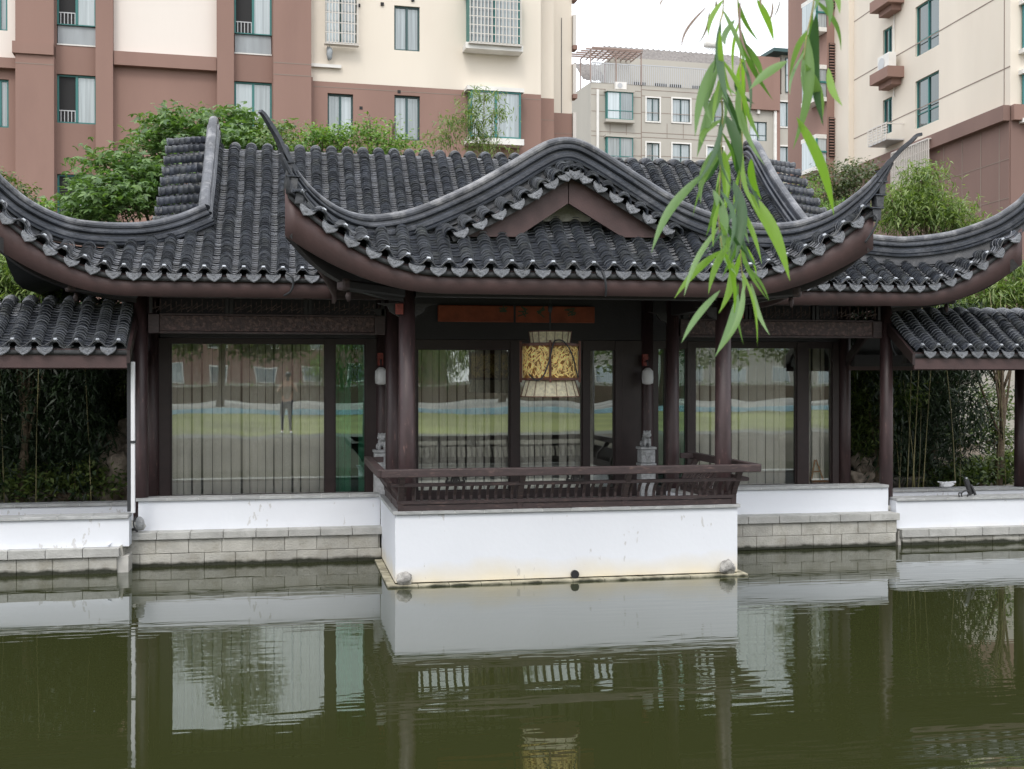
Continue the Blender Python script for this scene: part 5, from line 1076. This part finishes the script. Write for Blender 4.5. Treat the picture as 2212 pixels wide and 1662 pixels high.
tag(MB().box(-50, 60, -19.6, -19.45, .8, 1.02).build('barrier', 'blue'), 'long low blue barrier along the edge of the lawn behind the viewer', 'barrier')
tag(MB().box(-60, 60, -48.6, -48.1, .8, 2.0).build('boundary_wall', 'bgrey'), 'grey boundary wall beyond the paving behind the viewer', 'wall')
# ------------------------------------------------------------ foliage
def leaf_arrays(C, size, shape, droop=.2, flat=.3, rng=RNG):
    n = len(C); yaw = rng.uniform(0, 2 * np.pi, n); pit = rng.normal(-droop, .45, n); D = np.stack([np.cos(yaw) * np.cos(pit), np.sin(yaw) * np.cos(pit), np.sin(pit)], 1)
    Nn = np.stack([rng.normal(0, flat, n), rng.normal(0, flat, n) - .25, np.ones(n)], 1); Nn -= D * (Nn * D).sum(1, keepdims=True); Nn /= np.linalg.norm(Nn, axis=1, keepdims=True); S = np.cross(D, Nn); L_ = size * rng.uniform(.6, 1.25, n)[:, None]
    if shape == 'blade': prof = [(0, 0), (.35, .09), (.35, -.09), (1, 0)]; 
    elif shape == 'oval': prof = [(0, 0), (.45, .26), (.45, -.26), (1, 0)]
    if shape == 'star':
        V = []; F_ = []
        for k, an in enumerate((-.95, 0, .95)):
            d = D * math.cos(an) + S * math.sin(an); s2 = -D * math.sin(an) + S * math.cos(an); ll = L_ * (1 if an == 0 else .8)
            V.append(np.stack([C, C + d * ll * .45 + s2 * ll * .2 + Nn * .0, C + d * ll - Nn * ll * .12, C + d * ll * .45 - s2 * ll * .2], 1))
        V = np.concatenate(V, 1); base = (np.arange(n) * 12)[:, None, None]; Fa = np.array([[0, 1, 2, 3], [4, 5, 6, 7], [8, 9, 10, 11]])[None] + base; return V.reshape(-1, 3), Fa.reshape(-1, 4)
    a, b = prof[1]; V = np.stack([C, C + D * L_ * a + S * L_ * b + Nn * L_ * .03, C + D * L_ - Nn * L_ * .1, C + D * L_ * a - S * L_ * b + Nn * L_ * .03], 1)
    Fa = np.array([[0, 1, 2, 3]])[None] + (np.arange(n) * 4)[:, None, None]; return V.reshape(-1, 3), Fa.reshape(-1, 4)
def crown_pts(blobs, n, clump=22, spread=.22, flat=.5, rng=RNG, shell=.45):
    vol = np.array([b[3] * b[4] * b[5] for b in blobs]) ** (2 / 3); pr = vol / vol.sum(); out_ = []
    nc = max(1, n // clump); idx = rng.choice(len(blobs), nc, p=pr)
    for i in idx:
        b = blobs[i]; v = rng.normal(size=3); v /= np.linalg.norm(v); rad = shell + (1.05 - shell) * rng.uniform() ** .6; c = np.array(b[:3]) + v * rad * np.array(b[3:6]); m = max(3, int(clump * rng.uniform(.5, 1.5)))
        out_.append(c + rng.normal(size=(m, 3)) * spread * np.array([1, 1, flat]))
    return np.concatenate(out_)
def tree(name, lbl, cat, blobs, n, size, shape, m, trunk=None, group=None, tr=.08, **kw):
    bx = np.mean([b[0] for b in blobs]); by = np.mean([b[1] for b in blobs]); base = trunk or (bx, by, .45); t = thing(name, lbl, cat, base, group)
    C = crown_pts(blobs, n, **{k: v for k, v in kw.items() if k in ('clump', 'spread', 'flat', 'shell')}); V, Fa = leaf_arrays(C, size, shape, kw.get('droop', .2), kw.get('nflat', .35)); tag(npmesh('crown', V, Fa, m, t), kind='stuff')
    top = max(b[2] for b in blobs); mb = MB(); tk = smoothpath([base, (base[0] + .1, base[1], base[2] + (top - base[2]) * .4), (bx, by, top * .8)], 5); trk = mb.tube(tk, tr, 8, tr * .4).build('trunk', 'bark', t, True)
    for b in blobs:
        for k in range(3):
            e = Vector(b[:3]) + Vector((random.uniform(-.7, .7) * b[3], random.uniform(-.6, .6) * b[4], random.uniform(-.2, .8) * b[5])); s = tk[len(tk) // 2 + random.randint(-2, 3)]; MB().tube(smoothpath([s, s.lerp(e, .5) + Vector((0, 0, -.1)), e], 3), tr * .35, 5, tr * .1).build('limb', 'bark', trk, True)
    return t
def bl_(px, py, Y, rx, ry, rz): p = P(px, py, Y); return (p.x, p.y, p.z, rx, ry, rz)
tree('maple_tree', 'broad green maple with layered leaves behind the left roof verge', 'tree', [bl_(455, 285, 24, 1.15, 1, .42), bl_(540, 275, 24.3, .75, .8, .3), bl_(520, 320, 23.5, 1.1, 1, .3), bl_(365, 300, 24, .75, .8, .4), bl_(310, 345, 23.6, .75, .8, .45), bl_(255, 390, 23.2, .7, .7, .5), bl_(320, 420, 23, .95, .8, .5), bl_(230, 440, 22.6, .75, .7, .45), bl_(400, 390, 23, .75, .8, .6), bl_(590, 330, 23.6, .45, .5, .35), bl_(170, 470, 22.8, .45, .5, .3)], 9500, .155, 'star', 'leaf_maple', (X_(380, 23.8), 23.8, .45), spread=.2, flat=.3, clump=26, droop=.35, nflat=.28)
tree('shrub_tree', 'small dark leafy tree at the far left edge above the roof', 'tree', [bl_(5, 395, 24, .5, .5, .3), bl_(30, 420, 24, .4, .5, .3), bl_(62, 450, 24, .28, .4, .25), bl_(-60, 400, 24, .7, .6, .5)], 1500, .11, 'oval', 'leaf_mid', spread=.13)
tree('sapling', 'pale green sapling tip above the left hip ridge', 'plant', [bl_(98, 450, 21, .11, .1, .16)], 70, .12, 'star', 'leaf_shrub', spread=.06, clump=10, tr=.015)
tree('leafy_shrub', 'bright green shrub behind the main roof, left of the two small windows', 'shrub', [bl_(700, 325, 22, .65, .6, .33), bl_(680, 295, 22, .3, .4, .18), bl_(740, 300, 22, .4, .4, .25)], 3000, .085, 'oval', 'leaf_shrub', spread=.14, group='bright green shrubs behind the main roof')
tree('leafy_shrub', 'bright green shrub behind the main roof, nearest the bamboo spray', 'shrub', [bl_(810, 320, 22, .6, .6, .38), bl_(800, 288, 22, .3, .3, .25), bl_(870, 330, 22, .5, .5, .25), bl_(848, 275, 22, .07, .1, .12), bl_(795, 262, 22, .07, .1, .14)], 3000, .085, 'oval', 'leaf_shrub', spread=.14, group='bright green shrubs behind the main roof')
tree('leafy_shrub', 'low green shrub between the tall finial and the roof top', 'shrub', [bl_(640, 320, 22.5, .3, .5, .25), bl_(600, 300, 22.5, .3, .4, .25)], 700, .09, 'oval', 'leaf_mid', spread=.13, group='bright green shrubs behind the main roof')
tree('bamboo_spray', 'feathery bamboo spray in front of the brown wall bay window', 'bamboo', [bl_(1045, 205, 21.5, .32, .3, .12), bl_(1015, 250, 21.5, .35, .3, .25), bl_(975, 270, 21.5, .3, .3, .2), bl_(1040, 290, 21.5, .35, .3, .25), bl_(960, 300, 21.5, .4, .3, .15), bl_(1060, 318, 21.5, .5, .3, .12), bl_(1075, 245, 21.5, .15, .3, .2)], 1900, .13, 'blade', 'leaf_bamboo', spread=.11, shell=.1, clump=9, droop=.5, tr=.03)
tree('shrub_tree', 'grey-green round tree between the right roof ridge and the cream block', 'tree', [bl_(1800, 385, 26, .55, .6, .35), bl_(1850, 370, 26, .45, .5, .25), bl_(1780, 425, 26, .5, .5, .35), bl_(1840, 420, 26, .6, .5, .35)], 3800, .1, 'oval', 'leaf_grey', spread=.15)
tree('bamboo_clump', 'pale yellow-green shrub low behind the right verge ridge', 'shrub', [bl_(1740, 420, 24, .35, .4, .3), bl_(1770, 455, 24, .5, .4, .25), bl_(1850, 450, 24, .4, .4, .25)], 1800, .12, 'blade', 'leaf_shrub', spread=.13, droop=.4)
tree('bamboo_clump', 'tall rounded bamboo clump between the right roof ridges', 'bamboo', [bl_(1990, 395, 20, .32, .4, .3), bl_(1975, 440, 20, .45, .5, .35), bl_(2010, 455, 20, .5, .5, .35), bl_(1940, 470, 20, .35, .4, .3), bl_(2045, 480, 20, .3, .3, .25), bl_(1985, 368, 20, .12, .1, .12), bl_(2060, 450, 20, .28, .3, .2), bl_(1925, 430, 20, .2, .3, .25), bl_(2085, 495, 20, .3, .3, .15), bl_(2120, 480, 20, .15, .2, .1), bl_(2015, 370, 20, .1, .1, .1)], 7600, .15, 'blade', 'leaf_bamboo', spread=.17, clump=10, droop=.5, shell=.2)
tree('bamboo_clump', 'bright bamboo leaves above the right walkway roof', 'bamboo', [bl_(2130, 635, 18.3, .5, .4, .28), bl_(2190, 610, 18.3, .5, .4, .35), bl_(2060, 655, 18.5, .3, .3, .15), bl_(2240, 620, 18.3, .5, .4, .5)], 5200, .16, 'blade', 'leaf_bamboo', spread=.12, clump=12, droop=.5)
tree('bamboo_clump', 'bright bamboo leaves above the left walkway roof', 'bamboo', [bl_(30, 590, 18, .45, .5, .28), bl_(60, 630, 18, .5, .5, .25), bl_(-40, 610, 18, .5, .5, .5), bl_(110, 640, 18, .3, .4, .12)], 4200, .17, 'blade', 'leaf_bamboo', spread=.12, clump=12, droop=.5)
# dense thickets seen through the walkway bays
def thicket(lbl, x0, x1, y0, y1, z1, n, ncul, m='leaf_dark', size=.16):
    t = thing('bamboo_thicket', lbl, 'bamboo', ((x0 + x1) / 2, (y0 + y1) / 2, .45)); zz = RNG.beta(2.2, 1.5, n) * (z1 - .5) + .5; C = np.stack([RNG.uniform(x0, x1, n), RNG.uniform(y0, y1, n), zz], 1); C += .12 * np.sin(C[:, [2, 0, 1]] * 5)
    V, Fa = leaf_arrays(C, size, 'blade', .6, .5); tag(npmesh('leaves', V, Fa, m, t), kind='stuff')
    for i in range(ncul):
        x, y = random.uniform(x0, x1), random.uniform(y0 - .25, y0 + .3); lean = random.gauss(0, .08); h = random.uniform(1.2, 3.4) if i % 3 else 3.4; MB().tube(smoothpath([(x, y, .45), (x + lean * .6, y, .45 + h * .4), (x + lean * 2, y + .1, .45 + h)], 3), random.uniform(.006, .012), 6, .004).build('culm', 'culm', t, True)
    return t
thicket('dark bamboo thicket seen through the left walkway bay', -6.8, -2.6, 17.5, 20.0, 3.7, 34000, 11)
tree('garden_shrub', 'glossy green shrub at the right of the left walkway bay', 'shrub', [bl_(262, 850, 19.5, .35, .5, .5), bl_(240, 900, 19.5, .4, .5, .4), bl_(280, 960, 19.5, .3, .5, .4)], 2600, .12, 'oval', 'leaf_mid', spread=.15)
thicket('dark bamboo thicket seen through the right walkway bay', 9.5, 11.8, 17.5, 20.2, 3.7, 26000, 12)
tree('garden_shrub', 'bamboo leaves hanging in the gap left of the right outer column', 'bamboo', [bl_(1868, 840, 18, .3, .3, .4), bl_(1870, 930, 18, .3, .3, .4), bl_(1935, 860, 18, .3, .4, .35)], 3200, .15, 'blade', 'leaf_mid', spread=.13, droop=.4)
tree('garden_shrub', 'yellow-green shrub at the right end of the right walkway bay', 'shrub', [bl_(2150, 870, 20, .5, .5, .4), bl_(2120, 930, 20, .5, .5, .3), bl_(2170, 960, 20, .35, .4, .35)], 2200, .1, 'oval', 'leaf_mid', spread=.2, shell=.1, tr=.05)
tree('garden_shrub', 'low bright bush beside the right walkway column', 'shrub', [bl_(2170, 1010, 18.5, .35, .4, .25), bl_(2100, 1020, 18.5, .4, .4, .2), bl_(2050, 1030, 18.5, .35, .4, .2)], 2600, .11, 'oval', 'leaf_mid', spread=.13)
tree('garden_shrub', 'low leafy plants behind the left parapet', 'shrub', [bl_(60, 1040, 18, .5, .4, .25), bl_(200, 1040, 18, .5, .4, .25)], 1500, .1, 'oval', 'leaf_mid', spread=.15)
# layered backdrop of hedge behind the bays and garden wall
def hedge(lbl, x0, x1, y0, y1, z1, n, m='leaf_dark'):
    C = np.stack([RNG.uniform(x0, x1, n), RNG.uniform(y0, y1, n), RNG.uniform(.5, z1, n)], 1); V, Fa = leaf_arrays(C, .2, 'oval', .2, .6); t = thing('hedge', lbl, 'hedge', ((x0 + x1) / 2, y0, .45)); tag(npmesh('foliage', V, Fa, m, t), kind='stuff'); MB().box(x0, x1, y1 - .1, y1, .45, z1 * .85).build('hedge_core', 'bark', t)
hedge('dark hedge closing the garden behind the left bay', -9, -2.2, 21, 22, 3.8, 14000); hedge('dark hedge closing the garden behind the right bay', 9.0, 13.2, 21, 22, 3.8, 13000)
tag(MB().box(13.9, 26, 23.0, 23.2, .45, 3.4).build('garden_wall', 'bgrey'), 'pale garden wall behind the shrubs of the right bay', 'wall')
rn = random.Random(4)
for i, (px, py, Y, s) in enumerate(((1862, 1000, 18.2, .17), (1880, 1030, 18.1, .13), (1852, 1035, 18.0, .12), (1878, 985, 18.3, .1), (1865, 965, 18.4, .1))):
    rock(('tall scholar rock in the gap left of the right outer column', 'ochre rock lump low in the gap beside the right outer column', 'small brown rock at the foot of the scholar rock', 'small pale rock high in the gap behind the right window', 'topmost thin rock in the gap behind the right window')[i], tuple(P(px, py, Y)), (s, s * .7, s * 1.1), 20 + i, 'garden_rock', 'garden_rock', amp=.5)
for i, (px, py, Y, sx, sz) in enumerate(((2085, 985, 19.6, .4, .12), (2050, 1005, 19.2, .35, .12), (2120, 1000, 19.3, .4, .1), (2085, 965, 20, .25, .07), (262, 1035, 18.4, .3, .45), (255, 985, 18.8, .35, .4))):
    rock(('flat stacked rock shelf behind the black tool', 'grey rock shelf left of the black tool', 'mossy rock shelf right of the black tool', 'thin dark rock on top of the stacked shelf', 'dark rock at the lower right of the left bay', 'dark tall rock behind the left bay rock')[i], tuple(P(px, py, Y)), (sx, .3, sz), 40 + i, 'garden_rock', 'garden_rock', amp=.5)
# trees on the viewer's side, reflected in the glass
for i, (x, y, s, l) in enumerate(((-10, -21, 1.1, 'willow with a forked trunk on the paving, reflected in the left window'), (-3.5, -30, 1.2, 'broad tree behind the lawn, reflected left of the photographer'), (5, -24, .9, 'young tree behind the barrier, reflected in the door glass'), (20, -26, 1.1, 'bare-branched tree behind the lawn, reflected in the right window'), (-22, -28, 1.3, 'large tree at the far left of the lawn behind the viewer'), (33, -32, 1.3, 'large tree at the far right of the lawn behind the viewer'), (13, -36, 1.2, 'rounded tree beyond the paving behind the viewer'))):
    nn = 13000 if i != 3 else 5000
    tree('park_tree', l, 'tree', [(x, y, 5.0 * s, 3.0 * s, 2.2, 1.9 * s), (x - 2.3 * s, y, 3.7 * s, 1.9, 1.6, 1.3), (x + 2.4 * s, y, 3.8 * s, 1.9, 1.6, 1.3), (x + .4, y, 7.6 * s, 2.4, 1.8, 1.6), (x - .8, y - 1, 10 * s, 2.6, 1.8, 1.8), (x + 1.2, y - 1, 12.3 * s, 1.8, 1.6, 1.6)], nn, .34, 'blade' if i % 2 == 0 else 'oval', 'leaf_mid', (x, y, .8), tr=.22, spread=.45, clump=30, droop=.9 if i % 2 == 0 else .2)
hedge('clipped hedge along the far side of the paving behind the viewer', -40, 45, -47.8, -46.8, 2.2, 6000, 'leaf_mid')
# ------------------------------------------------------------ willow twigs hanging close to the viewer
LEAFM = {'d': leafmat('willow_leaf_dark', (.03, .085, .03), (.05, .11, .04), .25), 'b': leafmat('willow_leaf_bright', (.16, .29, .045), (.22, .36, .07), .45), 'm': leafmat('willow_leaf_mid', (.08, .17, .04), (.12, .22, .06), .35), 'g': leafmat('willow_leaf_grey', (.13, .23, .09), (.18, .29, .12), .3), 'p': leafmat('willow_leaf_brown', (.16, .10, .08), (.2, .14, .08), .2)}
def wleaf(par, x0, y0, x1, y1, wpx, kind, Y, seed):
    rn = random.Random(seed); a = P(x0, y0, Y); b = P(x1, y1, Y + rn.uniform(-.10, .10)); W = wpx / 2.5624 * .92 * Y / F; ax = (b - a); L_ = ax.length; ax.normalize(); view = (a - Vector((0, 0, HC))).normalized(); tw = rn.uniform(-.7, .7)
    sd0 = ax.cross(view).normalized(); nv = sd0.cross(ax).normalized(); sd0 = (sd0 * math.cos(tw * .5) + nv * math.sin(tw * .5)).normalized(); nv = ax.cross(sd0).normalized(); n = 12; V = []; bend = rn.choice((-1, 1)) * rn.uniform(.03, .09) * L_; twst = rn.uniform(-.5, .5)
    for k in range(n + 1):
        t = k / n; wdt = W * (math.sin(math.pi * min(1, t * 1.02) ** .8) ** .8 if 0 < t < 1 else .02) * (1 - .15 * t); q = tw * .4 + twst * t; s2 = sd0 * math.cos(q) + nv * math.sin(q); n2 = nv * math.cos(q) - sd0 * math.sin(q); c = a + ax * L_ * t + sd0 * bend * math.sin(math.pi * t) + nv * bend * .8 * math.sin(math.pi * t)
        V += [c - s2 * wdt * .5 - n2 * wdt * .10, c + n2 * wdt * .06, c + s2 * wdt * .5 - n2 * wdt * .10]
    Fc = []
    for k in range(n): i = 3 * k; Fc += [(i, i + 1, i + 4, i + 3), (i + 1, i + 2, i + 5, i + 4)]
    me = bpy.data.meshes.new('leaf'); me.from_pydata([tuple(v) for v in V], [], Fc); me.materials.append(LEAFM[kind]); me.polygons.foreach_set('use_smooth', [True] * len(Fc)); me.update(); o = bpy.data.objects.new('leaf', me); return link(o, par)
def twig(lbl, pts, Y, leaves, seed, extra=0):
    p0 = P(pts[-1][0], pts[-1][1], Y); t = thing('willow_twig', lbl, 'willow twig', tuple(p0), 'willow twigs hanging in the foreground'); MB().tube(smoothpath([P(x, y, Y) for x, y in pts], 5), .0016, 6, .0008).build('stem', 'twig', t, True)
    for i, q in enumerate(leaves): wleaf(t, *q, Y + random.uniform(-.04, .04), seed + i)
    rn = random.Random(seed); lo = pts[1][1]; hi = pts[-1][1]
    for i in range(extra):
        y = lo + (hi - lo) * (i + rn.random()) / extra; k = max(j for j in range(len(pts) - 1) if pts[j][1] <= y); f = (y - pts[k][1]) / (pts[k + 1][1] - pts[k][1]); x = pts[k][0] + (pts[k + 1][0] - pts[k][0]) * f
        sg = rn.choice((-1, 1)); an = rn.uniform(.06, .5); ln_ = rn.uniform(85, 175); wleaf(t, x, y, x + sg * math.sin(an) * ln_, y + math.cos(an) * ln_, rn.uniform(20, 44), rn.choice('dmmggbb'), Y + rn.uniform(-.10, .10), seed + 50 + i)
M['twig'] = mat('twig_bark', (.30, .26, .09), .6, .3, 60)
twig('willow twig with the longest leaf mass hanging to the porch fascia', [(1590, -260), (1593, 0), (1597, 60), (1600, 200), (1603, 330), (1598, 430), (1600, 560), (1606, 615)], 1.85, [(1587, 43, 1567, 101, 40, 'm'), (1634, 0, 1671, 92, 45, 'b'), (1599, 0, 1622, 133, 18, 'p'), (1606, 121, 1618, 297, 65, 'b'), (1587, 172, 1630, 226, 40, 'd'), (1599, 265, 1599, 394, 60, 'd'), (1622, 343, 1645, 433, 50, 'b'), (1614, 414, 1706, 607, 85, 'b'), (1583, 390, 1587, 566, 70, 'd'), (1602, 441, 1618, 527, 30, 'g'), (1599, 522, 1657, 647, 30, 'g'), (1602, 565, 1661, 651, 22, 'g'), (1583, 565, 1552, 678, 55, 'b'), (1595, 635, 1544, 772, 55, 'g'), (1622, 612, 1663, 725, 35, 'g'), (1595, 612, 1606, 745, 25, 'g'), (1606, 470, 1560, 600, 45, 'm'), (1602, 590, 1600, 650, 26, 'b')], 100, 24)
twig('willow twig with grey-green leaves spreading toward the porch gable', [(1560, -260), (1562, 0), (1554, 60), (1556, 180), (1560, 260), (1556, 360), (1552, 470), (1560, 540)], 1.75, [(1552, 58, 1573, 226, 55, 'd'), (1530, 12, 1472, 115, 18, 'p'), (1532, 23, 1503, 101, 14, 'p'), (1544, 129, 1501, 297, 60, 'm'), (1567, 168, 1505, 340, 70, 'g'), (1567, 250, 1599, 375, 70, 'd'), (1560, 258, 1517, 312, 40, 'b'), (1544, 320, 1513, 441, 50, 'g'), (1520, 375, 1407, 546, 60, 'g'), (1563, 324, 1567, 460, 60, 'b'), (1540, 410, 1561, 546, 60, 'g'), (1556, 542, 1456, 646, 50, 'b'), (1579, 519, 1530, 636, 50, 'b'), (1556, 627, 1472, 741, 45, 'g'), (1550, 330, 1500, 400, 38, 'm'), (1548, 150, 1540, 270, 45, 'm'), (1546, 0, 1533, 40, 16, 'p')], 200, 26)
twig('shorter willow twig with a large dark leaf in front of the cream block', [(1760, -260), (1758, -20), (1750, 40), (1742, 75), (1735, 130)], 1.7, [(1762, 31, 1778, 273, 80, 'd'), (1739, 66, 1712, 324, 70, 'm'), (1739, 140, 1774, 269, 60, 'g'), (1788, 148, 1819, 230, 50, 'b'), (1797, -20, 1813, 33, 40, 'b'), (1762, -60, 1756, 30, 45, 'm'), (1700, 133, 1618, 195, 60, 'g'), (1720, 254, 1801, 466, 70, 'b'), (1775, -30, 1790, 60, 50, 'm'), (1440, -12, 1434, 10, 12, 'p')], 300, 5)
twig('thin willow twig tip at the top of the frame between the leaf masses', [(1650, -260), (1655, -60), (1662, -10)], 1.9, [(1652, -70, 1645, 20, 26, 'p'), (1668, 5, 1655, 60, 14, 'p'), (1685, 0, 1668, 40, 10, 'p')], 400)
# ------------------------------------------------------------ the photographer, mirrored in the left window
def person():
    t = thing('person', 'person in a tan shirt and dark trousers holding up a phone, mirrored in the glass', 'person', (0, -.42, .8)); X, Y, Z = -.02, -.42, .8
    J = {'pel': (X, Y, Z + .93, .135), 'sp': (X, Y, Z + 1.12, .13), 'ch': (X, Y + .01, Z + 1.33, .15), 'nk': (X, Y + .02, Z + 1.47, .055), 'hd0': (X, Y + .04, Z + 1.56, .08), 'hd1': (X, Y + .05, Z + 1.66, .085)}
    E_ = [('pel', 'sp'), ('sp', 'ch'), ('ch', 'nk'), ('nk', 'hd0'), ('hd0', 'hd1')]
    for s_, n in ((-1, 'l'), (1, 'r')):
        J.update({n + 'sh': (X + s_ * .17, Y, Z + 1.4, .06), n + 'el': (X + s_ * .27, Y + .12, Z + 1.22, .042), n + 'wr': (X + s_ * .11, Y + .29, Z + 1.46, .028), n + 'ha': (X + s_ * .075, Y + .31, Z + 1.53, .03), n + 'hip': (X + s_ * .09, Y, Z + .88, .1), n + 'kn': (X + s_ * .11, Y + .02, Z + .48, .06), n + 'an': (X + s_ * .12, Y - .02, Z + .09, .04), n + 'to': (X + s_ * .14, Y + .13, Z + .03, .035)})
        E_ += [('ch', n + 'sh'), (n + 'sh', n + 'el'), (n + 'el', n + 'wr'), (n + 'wr', n + 'ha'), ('pel', n + 'hip'), (n + 'hip', n + 'kn'), (n + 'kn', n + 'an'), (n + 'an', n + 'to')]
        for f_ in range(4): J[n + 'f%d' % f_] = (X + s_ * (.062 - .004 * f_), Y + .33, Z + 1.52 + .02 * f_, .009); E_.append((n + 'ha', n + 'f%d' % f_))
    def skin(name, keys, m, k=1.0, par=t):
        ks = [q for q in J if q in keys]; ix = {q: i for i, q in enumerate(ks)}; me = bpy.data.meshes.new(name); me.from_pydata([J[q][:3] for q in ks], [(ix[a], ix[b]) for a, b in E_ if a in ix and b in ix], []); o = bpy.data.objects.new(name, me); link(o, par)
        o.modifiers.new('skin', 'SKIN'); me.skin_vertices.new() if not me.skin_vertices else None
        for q, i in ix.items(): r_ = J[q][3] * k; me.skin_vertices[0].data[i].radius = (r_, r_ * .8)
        me.skin_vertices[0].data[0].use_root = True; s2 = o.modifiers.new('sub', 'SUBSURF'); s2.levels = 2; s2.render_levels = 2; me.materials.append(M[m]); return o
    skin('body', list(J), 'skin'); skin('shirt', ['pel', 'sp', 'ch', 'lsh', 'lel', 'rsh', 'rel'], 'shirt', 1.13); skin('trousers', ['pel', 'lhip', 'lkn', 'lan', 'rhip', 'rkn', 'ran'], 'trousers', 1.2)
    MB().blob((X, Y + .02, Z + 1.70), (.09, .105, .085), 2, 12, 9, .05).build('hair', 'black', t, True)
    for s_ in (-1, 1): MB().blob((X + s_ * .13, Y + .06, Z + .045), (.05, .13, .045), 3, 12, 8, .05).build('shoe', 'shoe', t, True)
    tag(MB().box(X - .04, X + .04, -.095, -.086, Z + 1.52, Z + 1.66).build('phone', 'black', None, bevel=.002), 'black phone held up in front of the face of the mirrored person', 'phone')
person()
